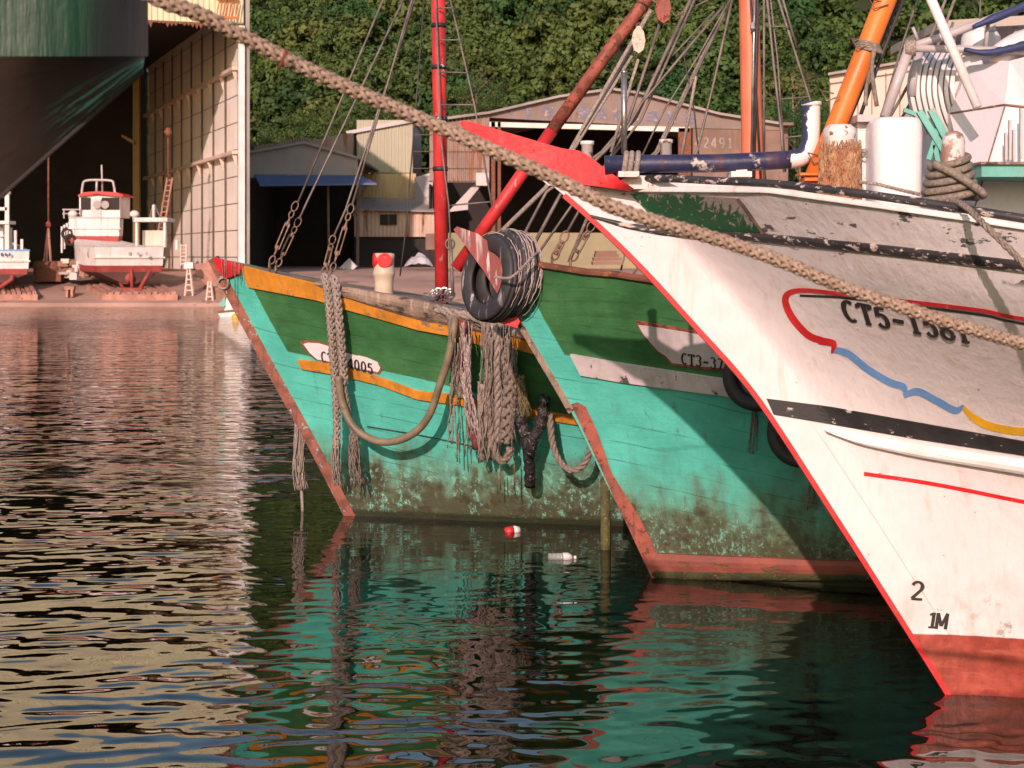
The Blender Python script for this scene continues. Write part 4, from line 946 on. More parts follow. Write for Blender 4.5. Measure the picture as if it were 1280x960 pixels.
bundle('mooring_rope', 'hemp_pale', [(545, 385, .04), (565, 391, .1), (588, 395, .12), (607, 402, .12)], .05, 'thick pale rope lying along the worn cap rail above the bundle', 'rope', fuzz=120)
bundle('frayed_rope', 'algae_rope', [(650, 470, .2), (655, 500, .22), (657, 520, .22)], .05, 'short tattered fringe of fibres beside the black plastic strip', 'fray')
for i, (p, lb) in enumerate((([(646, 490, .16), (650, 520, .22), (658, 550, .26), (662, 580, .26), (663, 607, .24)], 'twisted black plastic strip hanging straight down beside the ropes'), ([(681, 495, .2), (678, 520, .26), (669, 545, .3), (662, 566, .31)], 'shorter twisted black plastic strip slanting to meet the long one'))):
    q = MB(); q.smooth = True; P = catmull([H1(*z) for z in p], 6); tube(q, P, [.07*random.uniform(.8, 1.15) for _ in P], 9); rope(q, P, .066, 3, .35, 6); q.thing('plastic_strip', M['plastic_black'], lb, 'plastic strip')
q = MB(); q.smooth = True; rope(q, catmull([H1(687, 518, .22), H1(691, 555, .3), H1(700, 577, .34), H1(714, 588, .36), H1(728, 582, .36), H1(736, 568, .34), H1(740, 545, .3)], 6), .04, 3, .24, 7)
q.thing('mooring_rope', M['hemp'], 'small U shaped rope loop beside the rusty stem guard', 'rope')
q = MB(); q.smooth = True
for x0, y0, y1 in ((642, 560, 612), (621, 590, 618), (643, 575, 620), (625, 585, 612)): tube(q, [H1(x0, y0, .25), H1(x0+1, y1, .24)], .006, 4)
q.thing('dripping_strings', M['algae_rope'], 'thin strings dripping down from the bottom of the rope bundle', 'strings')
q = MB(); q.smooth = True; Yt = 20.9
frayed(q, [W(369, 498, Yt), W(374, 520, Yt), W(374, 560, Yt), W(373, 590, Yt), W(376, 612, Yt)], .058, 48, .012, .5); tube(q, [W(376, 595, Yt), W(378, 632, Yt), W(379, 652, Yt)], .02, 6); rope(q, [W(352, 466, 20.75), W(362, 484, Yt), W(370, 502, Yt)], .03)
q.thing('frayed_rope', M['hemp_pale'], 'long pale frayed rope hanging into the water ahead of the stem', 'rope')
q = MB(); q.smooth = True; loop(q, W(279, 354, 20.5), (.06, 0, -.02), (.02, 0, .06), .014, 14, 6)
for i in range(11):
    x = random.uniform(268, 304); y = 324+(x-268)*.28; tube(q, [H1(x, y, .08)+Vector((0, 0, .05)), H1(x, y+3, .09), H1(x+random.uniform(-1, 2), y+random.uniform(14, 42), .08)], .0032, 4)
q.thing('tangled_twine', M['hemp_pale'], 'pale twine tangled over the red nose of the green boat', 'twine')
q = MB(); q.smooth = True
for i in range(150):
    x = random.choice([568, 583, 606, 612, 622, 636, 640])+random.uniform(-7, 7); y0 = random.uniform(400, 520); L_ = random.uniform(15, 75); P = []; dd = random.uniform(.2, .27); sw = random.uniform(-.1, .1)
    for j in range(6): P.append(H1(x+sw*L_*j/5*(j/5)+random.uniform(-1.3, 1.3), min(598, y0+L_*j/5), dd))
    tube(q, P, random.uniform(.003, .009), 4)
q.thing('frayed_rope', M['hemp_pale'], 'ragged loose fibres hanging all over the rope bundle by the rail', 'rope', Z)
# stake, floating bottles
q = MB(); q.smooth = True; tube(q, [W(757, 735, 18.2), W(757, 660, 18.2), W(756, 598, 18.2)], [.06, .055, .05], 9); q.thing('mooring_stake', M['leaf_stick'], 'weed covered upright stake between the two green hulls', 'stake')
Yw = 6666/(665-320)
o = thing('floating_cup', 'small red and white cup floating by the green hull', 'litter', W(637, 667, Yw))
q = MB(); q.smooth = True; c_ = W(631, 665, Yw); lathe(q, [(.045, 0), (.055, .05), (.055, .1)], c_, (1, .2, .12), 14); q.build('cup', M['bottle_red'], o)
q = MB(); q.smooth = True; lathe(q, [(.055, .1), (.05, .13), (.035, .17)], c_, (1, .2, .12), 14); q.build('cap', M['bottle_white'], o)
Yw = 6666/(699-320)
o = thing('plastic_bottle', 'clear ribbed plastic bottle with a pale label floating on the water', 'bottle', W(702, 700, Yw))
def glassy():
    m = NT('clear_plastic'); m.b.inputs['Base Color'].default_value = (.75, .75, .74, 1); m.b.inputs['Roughness'].default_value = .12; m.b.inputs['Alpha'].default_value = .38; return m.m
q = MB(); q.smooth = True; c_ = W(685, 697.5, Yw); lathe(q, [(.035, 0), (.05, .01), (.05, .03), (.044, .04), (.05, .05), (.05, .07), (.044, .08), (.05, .09), (.05, .11), (.044, .12), (.05, .13), (.05, .15)], c_, (1, .1, 0), 14); q.build('body', glassy(), o)
q = MB(); q.smooth = True; lathe(q, [(.05, .15), (.052, .16), (.052, .2), (.03, .235), (.018, .245)], c_, (1, .1, 0), 14); q.build('label_sleeve', M['bottle_white'], o)
q = MB(); q.smooth = True; lathe(q, [(.02, .26), (.02, .285)], c_, (1, .1, 0), 10); q.build('cap', M['bottle_white'], o)

# ================================================================ near ship at the left, and its hawser
sh = thing('moored_ship', 'large dark green ship bow overhanging the upper left corner', 'ship', (-3, 5.1, 0))
near = [(-1.075, 5.2), (-1.083, 5.08), (-1.11, 4.98), (-1.18, 4.89), (-1.35, 4.82), (-1.7, 4.77), (-2.2, 4.72), (-3, 4.66), (-4.5, 4.6), (-7, 4.55)]
far = [(-1.075, 5.2), (-1.12, 5.32), (-1.2, 5.42), (-1.32, 5.52), (-1.5, 5.62), (-2, 5.8), (-3, 6.25), (-4.5, 6.3), (-7, 6.3)]
nr = [(p.x, p.y) for p in catmull([(x, y, 0) for x, y in near], 6)]; fr = [(p.x, p.y) for p in catmull([(x, y, 0) for x, y in far], 6)]
def keel(x):
    k = -1.09+1.25*(x+1.075); return Vector((k, 5.2, 3.585+(k+1.09)*.885))
q = MB(); q.smooth = True; zk = 3.59
for L_, sg in ((nr, 1), (fr, -1)):
    V = []; R = 8
    for x, y in L_:
        kz = 3.03+.1135*y
        for j in range(R+1): V.append((x+.02*math.sin(j)*0, y, kz+j/R*1.0))
    q.add(V, [((i*(R+1)+j, (i+1)*(R+1)+j, (i+1)*(R+1)+j+1, i*(R+1)+j+1)) for i in range(len(L_)-1) for j in range(R)])
m = NT('ship_green'); v = m.co(); a = m.noise(v, 3, 5); b_ = m.noise(m.co((14, 14, 1.5)), 1, 5, .6)
sx = m.n('ShaderNodeSeparateXYZ'); m.link(m.n('ShaderNodeTexCoord').outputs['Object'], sx.inputs[0])
c = m.mix(m.ss(a, .3, .7), (.002, .030, .012), (.004, .055, .021)); edge = m.ss(m.math('ADD', sx.outputs[0], m.math('MULTIPLY', m.math('SUBTRACT', b_, .5), .1)), 1.80, 1.88)  # edge paints the shade of the rounded stem as a dark colour
c = m.mix(edge, c, (.022, .02, .018)); c = m.mix(m.ss(b_, .62, .72, 0, .22), c, (.02, .1, .06)); m.bump(m.math('ADD', a, b_), .012); m.fin(c, .5)
q.build('bow_plating', m.m, sh)
q = MB(); q.smooth = True; tt = []
for L_, sg in ((nr, 1), (fr, -1)):
    V = []; R = 10
    for x, y in L_:
        k = keel(x)
        for j in range(R+1):
            t = j/R; V.append(Vector((x, y, 3.03+.1135*y)).lerp(k, t)+Vector((0, 0, .02*math.sin(t*3.14)))); tt.append(t)
    q.add(V, [((i*(R+1)+j, (i+1)*(R+1)+j, (i+1)*(R+1)+j+1, i*(R+1)+j+1)) for i in range(len(L_)-1) for j in range(R)])
q.a = {'hz': tt}
m = NT('ship_bottom'); v = m.co(); t_ = m.n('ShaderNodeTexCoord'); mp = m.n('ShaderNodeMapping'); m.link(t_.outputs['Object'], mp.inputs[0]); mp.inputs['Rotation'].default_value = (0, math.atan(.885), 0); mp.inputs['Scale'].default_value = (1, 3, 12)
a = m.noise(v, 2, 5); sx = m.n('ShaderNodeSeparateXYZ'); m.link(t_.outputs['Object'], sx.inputs[0])
dk = m.math('SUBTRACT', sx.outputs[2], m.math('ADD', 3.585, m.math('MULTIPLY', m.math('SUBTRACT', sx.outputs[0], 1.91), .885)))   # height above keel line
cx = m.n('ShaderNodeCombineXYZ'); m.put(cx.inputs[0], m.math('MULTIPLY', sx.outputs[0], 5.)); m.put(cx.inputs[1], m.math('MULTIPLY', m.attr('hz'), 16.)); s_ = m.noise(cx.outputs[0], 1., 6, .7)
msk = m.math('MULTIPLY', m.ss(m.attr('hz'), .45, .8), m.ss(sx.outputs[0], 1.62, 1.76))
c = m.mix(a, (.078, .052, .044), (.115, .084, .072)); c = m.mix(m.ss(s_, .5, .7, 0, .5), c, (.05, .04, .035))
c = m.mix(m.math('MULTIPLY', msk, m.ss(s_, .5, .7, 0, .6)), c, (.16, .12, .08)); c = m.mix(m.math('MULTIPLY', msk, m.ss(s_, .49, .56)), c, (.22, .62, .5)); m.bump(a, .006); m.fin(c, .6)
q.build('bottom_plating', m.m, sh)
q = MB(); P = [keel(x)+Vector((0, 0, -.008)) for x in np.linspace(-1.075, -5, 30)]; tube(q, P, .007, 8); q.build('keel_bar', M['dark'], sh)
q = MB(); V = [(x, y, 4.5) for x, y in nr]+[(x, y, 4.5) for x, y in fr]; k = len(nr); q.add(V, [(i, i+1, k+i+1, k+i) for i in range(k-1)]); q.build('deck', M['deck'], sh)
hp = [(120, -42, 5.0), (200, 0, 5.05), (250, 18, 5.1), (320, 54, 5.2), (369, 79, 5.25), (454, 118, 5.35), (536, 153, 5.45), (618, 189, 5.5), (700, 226, 5.55), (780, 264, 5.6), (897, 299, 5.7), (975, 326, 5.75), (1053, 358, 5.8), (1131, 385, 5.85), (1210, 410, 5.9), (1280, 430, 6), (1420, 466, 6.1), (1700, 545, 6.3), (2150, 640, 6.6)]
q = MB(); q.smooth = True; plait(q, catmull([W(*p) for p in hp], 8), .0215, 900); q.thing('mooring_hawser', M['hawser'], 'heavy plaited rope slanting across the whole picture in front of the boats', 'rope')
q = MB(); q.smooth = True; P = W(362, 76, 5.2); tube(q, [P+Vector((-.005, -.03, .03)), P+Vector((-.015, -.035, 0)), P+Vector((-.03, -.03, -.03))], .005, 5); tube(q, [P+Vector((.0, -.03, .02)), P+Vector((-.02, -.036, .0)), P+Vector((-.012, -.03, -.02))], .004, 5); q.thing('rag_tie', M['net_red'], 'small red rag tied round the foreground rope', 'rag')

# ================================================================ shore
# ground sheet: slipway rising from the water, yard, foot of the hill
def gz(Y):
    return interp(Y, [96, 103, 105.2, 105.4, 112, 120, 150, 190, 400], [-1.2, -.4, -.02, .22, 1.35, 1.95, 2.1, 2.2, 2.2])
q = MB(); Ysn = [96, 103, 105.2, 105.4, 107, 109, 112, 116, 120, 130, 140, 150, 165, 190, 240, 400, 1500]; Xs = np.linspace(-400, 400, 41)
V = [(x, y, gz(y)) for y in Ysn for x in Xs]; n = 41
q.add(V, [(j*n+i, j*n+i+1, (j+1)*n+i+1, (j+1)*n+i) for j in range(len(Ysn)-1) for i in range(n-1)])
q.thing('ground', M['yard'], None, None, kind='structure', origin=(0, 105, 0))
# hangar
hg = thing('boatyard_hangar', 'tall cream corrugated boatyard hangar with its dark doorway open to the slipway', 'hangar', (-30, 120, 1))
ax_ = Vector((-.336, .942, 0)); rt_ = Vector((.942, .336, 0)); C0 = Vector((-17.06, 112, 0)); UP = Vector((0, 0, 1)); zb = 1.2; zl = 17.65; zt = 27.
q = MB(); sheet(q, C0+UP*zl-rt_*34, rt_*34, UP*(zt-zl), .36, .06, -ax_); q.build('front_sheeting', M['cream_sheet'], hg)
q = MB(); prism(q, [C0+UP*(zt-.02), C0-rt_*34+UP*(zt-.02), C0-rt_*34+UP*(zt+12), C0-rt_*17+UP*(zt+9)], ax_*.2); q.build('gable_sheeting', M['cream_sheet'], hg)
q = MB()
nc = 9; wd = 4.62; w0 = 1.45
def panelrow(q, t0, t1): 
    z = zb; k = 0
    a = C0+ax_*(t0+.06); d = ax_*(t1-t0-.12)
    while z < zl+1.5:
        hz = 1.75; sheet(q, a+UP*(z+.03), d, UP*(hz-.06), .62, .012, -rt_); z += hz
panelrow(q, 0, w0)
for i in range(nc): panelrow(q, w0+i*wd, w0+(i+1)*wd)
q.build('side_sheeting', M['pale_panel'], hg)
q = MB(); E_ = C0+rt_*.12; prism(q, [E_+UP*zb, E_+ax_*(w0+nc*wd)+UP*zb, E_+ax_*(w0+nc*wd)+UP*zt, E_+UP*(zt)], rt_*.25); q.build('outer_wall', M['grey_sheet'], hg)
q = MB()
for t in [w0]+[w0+i*wd for i in range(1, nc+1)]:
    p = C0+ax_*t-rt_*.05; prism(q, [p-ax_*.13+UP*zb, p+ax_*.13+UP*zb, p+ax_*.13-rt_*.06+UP*zb, p-ax_*.13-rt_*.06+UP*zb], UP*(zl-zb+1.3))
q.build('wall_posts', M['seam'], hg)
for zz in (9.6, 15.0):
    q = MB(); p = C0+ax_*w0-rt_*.5+UP*zz; prism(q, [p, p+ax_*nc*wd, p+ax_*nc*wd+rt_*.38, p+rt_*.38], UP*.22)
    for i in range(nc):
        a = C0+ax_*(w0+i*wd+.2)+UP*zz; prism(q, [a-rt_*.46, a-rt_*.14-UP*1.0, a-rt_*.14], ax_*.1)
    q.build('wall_girder', M['pale_sheet'], hg)
q = MB(); p = C0-rt_*.5+UP*zb; prism(q, [C0-ax_*.05+UP*zb, C0-ax_*.05-rt_*.4+UP*zb, C0-ax_*.3-rt_*.4+UP*zb, C0-ax_*.3+UP*zb], UP*(zl-zb)); q.build('corner_post', M['white'], hg)
q = MB(); V = []; k = 260
for i in range(k+1):
    a = C0-rt_*(i*34/k)+UP*(zl+.12)-ax_*.1; V += [a, a-UP*(.12+random.uniform(.0, .38)*(i % 2))]
q.add(V, [(2*i, 2*i+2, 2*i+3, 2*i+1) for i in range(k)]); q.build('lintel_edge', M['rust'], hg)
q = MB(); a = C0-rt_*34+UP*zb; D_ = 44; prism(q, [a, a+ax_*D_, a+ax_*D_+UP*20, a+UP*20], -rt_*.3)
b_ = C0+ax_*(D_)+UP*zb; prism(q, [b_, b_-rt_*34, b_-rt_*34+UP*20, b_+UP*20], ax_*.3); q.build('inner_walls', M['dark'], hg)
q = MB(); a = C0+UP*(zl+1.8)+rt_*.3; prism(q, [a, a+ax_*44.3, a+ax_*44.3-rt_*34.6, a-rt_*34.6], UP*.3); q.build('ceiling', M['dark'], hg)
q = MB(); a = C0+UP*zt+rt_*.4; prism(q, [a, a-rt_*17+UP*9.2, a-rt_*34.8+UP*12.2, a-rt_*34.8+UP*11.9, a-rt_*17+UP*8.9, a-UP*.3], ax_*44.5); q.build('roof', M['roof_grey'], hg)
q = MB(); wc = C0-rt_*1.75-ax_*.08
prism(q, [wc+UP*19.6, wc+rt_*.9+UP*19.6, wc+rt_*.9+UP*21.2, wc+UP*21.2], -ax_*.05); wn = q.build('window', M['window'], hg)
q = MB(); prism(q, [wc-rt_*.15+UP*19.35, wc+rt_*1.1+UP*19.35, wc+rt_*1.1+UP*19.55, wc-rt_*.15+UP*19.55], -ax_*.6); q.build('balcony_slab', M['rust'], hg)
q = MB()
for i in range(7): tube(q, [wc-ax_*.62+rt_*(i*.2-.1)+UP*18.2, wc-ax_*.62+rt_*(i*.2+.1)+UP*19.3], .04, 4)
prism(q, [wc-rt_*.15+UP*18.0-ax_*.55, wc+rt_*1.3+UP*18.0-ax_*.55, wc+rt_*1.3+UP*18.15-ax_*.55, wc-rt_*.15+UP*18.15-ax_*.55], -ax_*.1); q.build('balcony_railing', M['cart_orange'], hg)
q = MB(); pbox(q, 166, 95, 174, 350, 135, .5); pbox(q, 156, 100, 168, 104, 134.9, .4); q.build('crane_column', M['yellow_steel'], hg)
q = MB(); pprism(q, [(168, 176), (168, 181), (152, 171), (152, 168)], 134.7, .5); q.build('crane_bracket', M['yellow_steel'], hg)
# things hanging and standing at the slipway
YY = 113
o = thing('lifting_tackle', 'red chain tackle with spread slings hanging at the left of the doorway', 'tackle', W(60, 340, YY))
q = MB(); q.smooth = True; tube(q, [W(60.5, 150, YY), W(60.5, 280, YY)], .06, 6); q.build('chain', M['rust'], o)
q = MB(); lathe(q, [(.05, -.25), (.17, -.12), (.17, .12), (.05, .25)], W(60.5, 281, YY), (0, 0, 1), 10); q.build('hook', M['stern_red'], o)
q = MB()
for x in (54, 58, 64): tube(q, [W(60.5, 283, YY), W(x, 336, YY)], .07, 5)
q.build('slings', M['cart'], o)
def ladder(name, lab, a, b, wdt, mat, n=9, leg=None):
    o = thing(name, lab, 'ladder', b)
    s_ = Vector((wdt, 0, 0))
    for sg in (0, 1): q = MB(); tube(q, [a+s_*sg, b+s_*sg], .06, 5); q.build('rail', M[mat], o)
    for i in range(n): t = (i+.5)/n; q = MB(); tube(q, [a.lerp(b, t), a.lerp(b, t)+s_], .045, 4); q.build('rung', M[mat], o)
ladder('ladder', 'pale ladder leaning high against the inner hangar wall', W(209, 222, 117), W(198, 288, 117), .35, 'cart', 10)
ladder('ladder', 'short ladder standing against the pale wall near the hangar corner', W(226, 305, 110.5), W(226, 332, 110.5), .35, 'pale_sheet', 6)
q = MB(); q.smooth = True; tube(q, [W(210, 165, 117), W(210, 225, 117)], .05, 5); lathe(q, [(.1, -.3), (.28, 0), (.1, .3)], W(210, 165, 117), (0, 0, 1), 10); q.thing('hoist_hook', M['rust'], 'red hoist hook block hanging above the high ladder', 'hook')
def sampan(name, label, px, py, wpx, hw, hr, Y, ax, Ln, depth, stripe=None):
    """slipped boat seen from astern: px,py = centre of the transom top"""
    o = thing(name, label, 'boat', W(px, py+hw+hr, Y)); s = F/Y; hwid = wpx/2/s; d = Vector(ax).normalized(); r = Vector((d.y, -d.x, 0))
    c0 = W(px, py, Y); t1, t2, t3 = hw/s, (hw+hr)/s, depth/s
    st = [(0, 1, 0), (.25, 1.05, .02), (.5, 1.0, .12), (.75, .75, .35), (.92, .35, .65), (1, .04, .85)]
    def ring(k, z0, z1, f0, f1):
        V = []
        for t, w, sh_ in st:
            p = c0+d*Ln*t
            for sg in (-1, 1):
                V += [p+r*sg*hwid*w*f0+UP*(sh_*1.2-z0), p+r*sg*hwid*w*f1+UP*(sh_*1.2*(.9)-z1)]
        return V
    def loft(nm, z0, z1, f0, f1, mat, close):
        q = MB(); V = ring(0, z0, z1, f0, f1); m_ = len(st); Fc = []
        for i in range(m_-1): Fc += [(i*4, i*4+1, i*4+5, i*4+4), (i*4+2, i*4+6, i*4+7, i*4+3)]
        Fc.append((0, 2, 3, 1))
        if close: Fc += [(i*4+1, i*4+3, i*4+7, i*4+5) for i in range(m_-1)]
        else: Fc += [(i*4, i*4+4, i*4+6, i*4+2) for i in range(m_-1)]
        q.add(V, Fc); return q.build(nm, M[mat], o)
    loft('topsides', 0, t1, 1, .97, 'sampan_white', False); loft('boot_band', t1, t2, .965, .93, 'sampan_red', False); loft('bottom', t2, t3, .92, .16, 'hull_bottom_shaded', True)
    q = MB(); pz = c0-UP*(t1*.52)
    prism(q, [pz-r*hwid*1.03, pz+r*hwid*1.03, pz+r*hwid*1.03-UP*.09, pz-r*hwid*1.03-UP*.09], -d*.1); pz = c0+UP*.02
    q.build('rubbing_strake', M['sampan_white'], o)
    q = MB(); prism(q, [pz-r*hwid*1.02, pz+r*hwid*1.02, pz+r*hwid*1.02+UP*.09, pz-r*hwid*1.02+UP*.09], d*.25); q.build('coaming', M[stripe or 'grey_pipe'], o)
    return o, c0, d, r
# right-front sampan
o, c0, d, r = sampan('slipped_boat', 'small white open boat with red bottom on the front cradle before the wheelhouse boat', 162, 309, 88, 23, 8, 107.5, (-.55, 1, 0), 9, 46)
sc_ = F/107.5
for x, y0, y1 in ((171, 275, 309), (206, 273, 309), (192, 256, 276), (221, 300, 312)):
    q = MB(); tube(q, [W(x, y1, 108.5), W(x, y0, 108.5)], .1, 6); q.build('post', M['sampan_white'], o)
q = MB(); pbox(q, 168, 272, 209, 277, 108.3, 2.4); q.build('gantry_roof', M['white_rust'], o)
q = MB(); pbox(q, 178, 288, 204, 309, 109.5, 1.2); q.build('engine_box', M['pale_sheet'], o)
for a, b_ in (((186, 276), (192, 255)), ((193, 255), (201, 274))): q = MB(); tube(q, [W(*a, 108.6), W(*b_, 108.6)], .05, 5); q.build('stay', M['wire'], o)
for i in range(4): q = MB(); pbox(q, 150+i*10.5, 315, 153+i*10.5, 319, 107.42, .05); q.build('stern_marking', M['grey_sheet'], o)
for (x0, y0, x1, y1) in ((118, 310, 110, 322), (121, 312, 113, 326)): q = MB(); q.smooth = True; loop(q, W((x0+x1)/2, (y0+y1)/2, 107.6), (.16, .1, .0), (.05, 0, .3), .08, 14, 6); q.build('fender', M['grey_sheet'], o)
q = MB(); q.smooth = True
for a, b_ in (((143, 336), (154, 362)), ((164, 336), (165, 360)), ((188, 338), (174, 362))): tube(q, [W(*a, 107.6), W(*b_, 107.4)], .11, 6)
lathe(q, [(.1, -.15), (.42, 0), (.1, .15)], W(160, 348, 107.5), (0, 1, 0), 12); tube(q, [W(152, 362, 107.4), W(178, 362, 107.4)], .14, 6); q.build('stern_gear', M['stern_red'], o)
# wheelhouse boat
o, c0, d, r = sampan('slipped_boat', 'white boat with a red roofed wheelhouse standing deeper in the hangar doorway', 118, 273, 62, 22, 9, 113.5, (-.18, 1, 0), 12, 62)
q = MB(); pbox(q, 99, 244, 150, 272, 114.5, 3); wh = q.build('wheelhouse', M['sampan_white'], o)
for x0, x1 in ((101, 113), (127, 149)): q = MB(); pbox(q, x0, 247, x1, 262, 114.42, .06); q.build('window', M['dark'], wh)
q = MB(); pbox(q, 114, 249, 126, 272, 114.4, .08); dr = q.build('door', M['light_sheet'], wh)
for x in (121.5, 131.5): q = MB(); lathe(q, [(.05, .02), (.22, .02), (.26, 0), (.26, -.05)], W(x, 256, 114.3), (0, 1, 0), 16); q.build('porthole', M['grey_sheet'], dr)
q = MB(); pprism(q, [(97, 244), (104, 240.5), (122, 239), (146, 240.5), (154, 244), (153, 245.5), (120, 242.5), (98, 245.5)], 114.2, 3.4); q.build('roof_edge', M['red'], wh)
q = MB(); q.smooth = True; tube(q, catmull([W(102, 243, 115), W(103.5, 231, 115), (W(107, 226, 115)), W(122, 225, 115), W(139, 226, 115), W(142, 231, 115), W(144, 243, 115)], 4), .08, 6); tube(q, [W(121, 225, 115), W(120.5, 242, 115)], .08, 6); q.build('roof_rail', M['grey_pipe'], wh)
for x in (91, 168): q = MB(); q.smooth = True; lathe(q, [(.1, -.5), (.15, -.15), (.3, -.1), (.3, .1), (.15, .25)], W(x, 268, 113.8), (0, 0, 1), 12); q.build('vent', M['sampan_white'], o)
for i in range(4):
    q = MB(); pbox(q, 76+i*3.2, 283-i*2, 78+i*3.2, 316-i*5, 113.4+i*.2, .3); q.build('fender_board', M['white_worn'], o)
q = MB(); q.smooth = True; tube(q, [W(128, 240, 115.5), W(127, 206, 115.5)], .06, 6); q.build('radio_mast', M['grey_pipe'], o)
q = MB()
for x in (80, 90, 100): tube(q, [W(x, 273, 114.3), W(x, 262, 114.3)], .05, 5)
tube(q, [W(78, 262, 114.3), W(101, 262, 114.3)], .05, 5); tube(q, [W(78, 267, 114.3), W(101, 267, 114.3)], .04, 5); q.build('hand_rail', M['grey_pipe'], o)
for x, y in ((84, 292), (88, 300)): q = MB(); q.smooth = True; loop(q, W(x, y, 113.2), (.28, .1, 0), (0, 0, .32), .1, 14, 6); q.build('fender', M['dark'], o)
# left boat
o, c0, d, r = sampan('slipped_boat', 'white boat with blue rail edge cut by the left picture edge on its cradle', -4, 314, 78, 22, 7, 107, (-.3, 1, 0), 9, 40, 'blue')
q = MB(); pbox(q, 6, 242, 11, 312, 108, .2); pbox(q, -4, 259, 9, 263, 108, .2); pbox(q, -20, 276, 11, 280, 107.9, 1.5); q.build('gantry', M['sampan_white'], o)
q = MB(); q.smooth = True; tube(q, [W(2, 246, 108), W(7, 241, 108), W(13, 241, 108)], .12, 6); q.build('lamp_arm', M['sampan_white'], o)
q = MB(); pbox(q, -20, 284, 4, 312, 109, 2); wh = q.build('wheelhouse', M['white_worn'], o)
q = MB(); q.smooth = True; loop(q, W(2, 289, 108.9), (.3, 0, 0), (0, 0, .35), .06, 16, 5); q.build('porthole_rim', M['grey_pipe'], wh)
for x, y0, y1 in ((19, 288, 312), (27, 299, 314)): q = MB(); pbox(q, x-1.5, y0, x+1.5, y1, 107.6, .15); q.build('post', M['sampan_white'], o)
for i in range(3): q = MB(); pbox(q, 1+i*5, 316, 3+i*5, 320, 106.92, .05); q.build('stern_marking', M['blue_tarp'], o)
q = MB(); q.smooth = True; tube(q, [W(-5, 362, 107), W(8, 354, 107), W(15, 349, 107), W(15, 344, 107)], .14, 6); q.build('rudder_arm', M['stern_red'], o)
# cradles
for k, (x0, x1, xb0, xb1, lab) in enumerate(((128, 222, 108, 205, 'long timber slipway cradle with orange wheels under the open white boat'), (-30, 47, -30, 40, 'timber slipway cradle with orange wheels at the left picture edge'))):
    o = thing('slipway_cradle', lab, 'cradle', W((x0+x1)/2, 380, 106), 'cradles on the slipway')
    q = MB(); a = W(x0, 368, 106.2); b_ = W(x1, 368, 106.2); c_ = W(xb1, 357.5, 110); e_ = W(xb0, 357.5, 110); prism(q, [a, b_, c_, e_], (0, 0, -.42)); q.build('bed', M['cart'], o)
    for i in range(12):
        t = i/12; q = MB(); p, p2 = a.lerp(b_, t), e_.lerp(c_, t); w_ = (b_-a)/13*.8
        prism(q, [p+UP*.01, p+w_+UP*.01, p2+w_+UP*.01, p2+UP*.01], UP*(.06+.05*(i % 3))); q.build('plank', M['cart'], o)
    for i in range(4):
        t = (i+.35)/4; q = MB(); p = a.lerp(b_, t)+Vector((0, .4, -.62)); lathe(q, [(.1, -.2), (.3, -.18), (.3, .18), (.1, .2)], p, (1, 0, 0), 12); q.build('wheel', M['cart_orange'], o)
o = thing('slipway_block', 'small timber block stack on the slipway between the two cradles', 'timber blocks', W(86, 372, 106.5))
for x0, x1, y0, y1 in ((80, 92, 358, 362), (82, 85, 362, 372), (88, 91, 362, 371)): q = MB(); pbox(q, x0, y0, x1, y1, 106.8, .6); q.build('block', M['cart'], o)
def step_ladder(px, y0, y1, Y, lab):
    o = thing('step_ladder', lab, 'ladder', W(px, y1, Y))
    for dx, dy in ((-5, 0), (5, 0), (-4, 1.2), (7, 1.2)): q = MB(); tube(q, [W(px+dx*.3, y0, Y+dy*.2), W(px+dx, y1, Y+dy)], .06, 5); q.build('leg', M['pale_sheet'], o)
    for i in range(4): t = (i+1)/5; q = MB(); y = lerp(y0, y1, t); tube(q, [W(px-5*(.3+.7*t), y, Y), W(px+5*(.3+.7*t), y, Y)], .05, 4); q.build('step', M['pale_sheet'], o)
    return o
o = step_ladder(236, 336, 370, 107.5, 'pale step ladder with a white box on top beside the cradle'); 
q = MB(); pbox(q, 230, 328, 241, 335.5, 107.3, .6); q.thing('box', M['sampan_white'], 'white box sitting on top of the step ladder', 'box')
step_ladder(262, 352, 384, 106.2, 'low rusty trestle by the quay below the pale wall')
q = MB(); pprism(q, [(243, 330), (275, 326), (300, 340), (306, 372), (262, 360), (246, 345)], 109, 2.5); q.thing('tarpaulin_heap', M['cart'], 'brownish pink covered heap against the hangar wall', 'heap')
q = MB(); pprism(q, [(266, 358), (292, 364), (300, 378), (280, 382), (262, 372)], 106.6, 1.5); q.thing('timber_heap', M['stuff_brown'], 'heap of broken timber at the quay edge behind the red nose', 'heap')
o = thing('junk_pile', 'jumble of pale drums and boards left of the hull under the wheelhouse boat', 'junk', W(88, 350, 110.5))
for i in range(26):
    q = MB(); x = random.uniform(76, 108); y = random.uniform(326, 349); box(q, W(x, y, 110+random.random()), random.uniform(.2, .8), random.uniform(.2, .6), random.uniform(.15, .5), random.random()*3); q.build('board', M[random.choice(['pale_sheet', 'cart', 'stuff_brown', 'light_sheet'])], o)
o = thing('winch_housing', 'dark rusty winch housing under the hanging tackle', 'winch', W(60, 352, 111))
q = MB(); pbox(q, 44, 338, 76, 352, 111, 2); q.build('base', M['rust'], o); q = MB(); q.smooth = True; lathe(q, [(.5, -.8), (.5, .8)], W(60, 336, 111.5), (1, 0, 0), 16); q.build('drum', M['rust'], o)
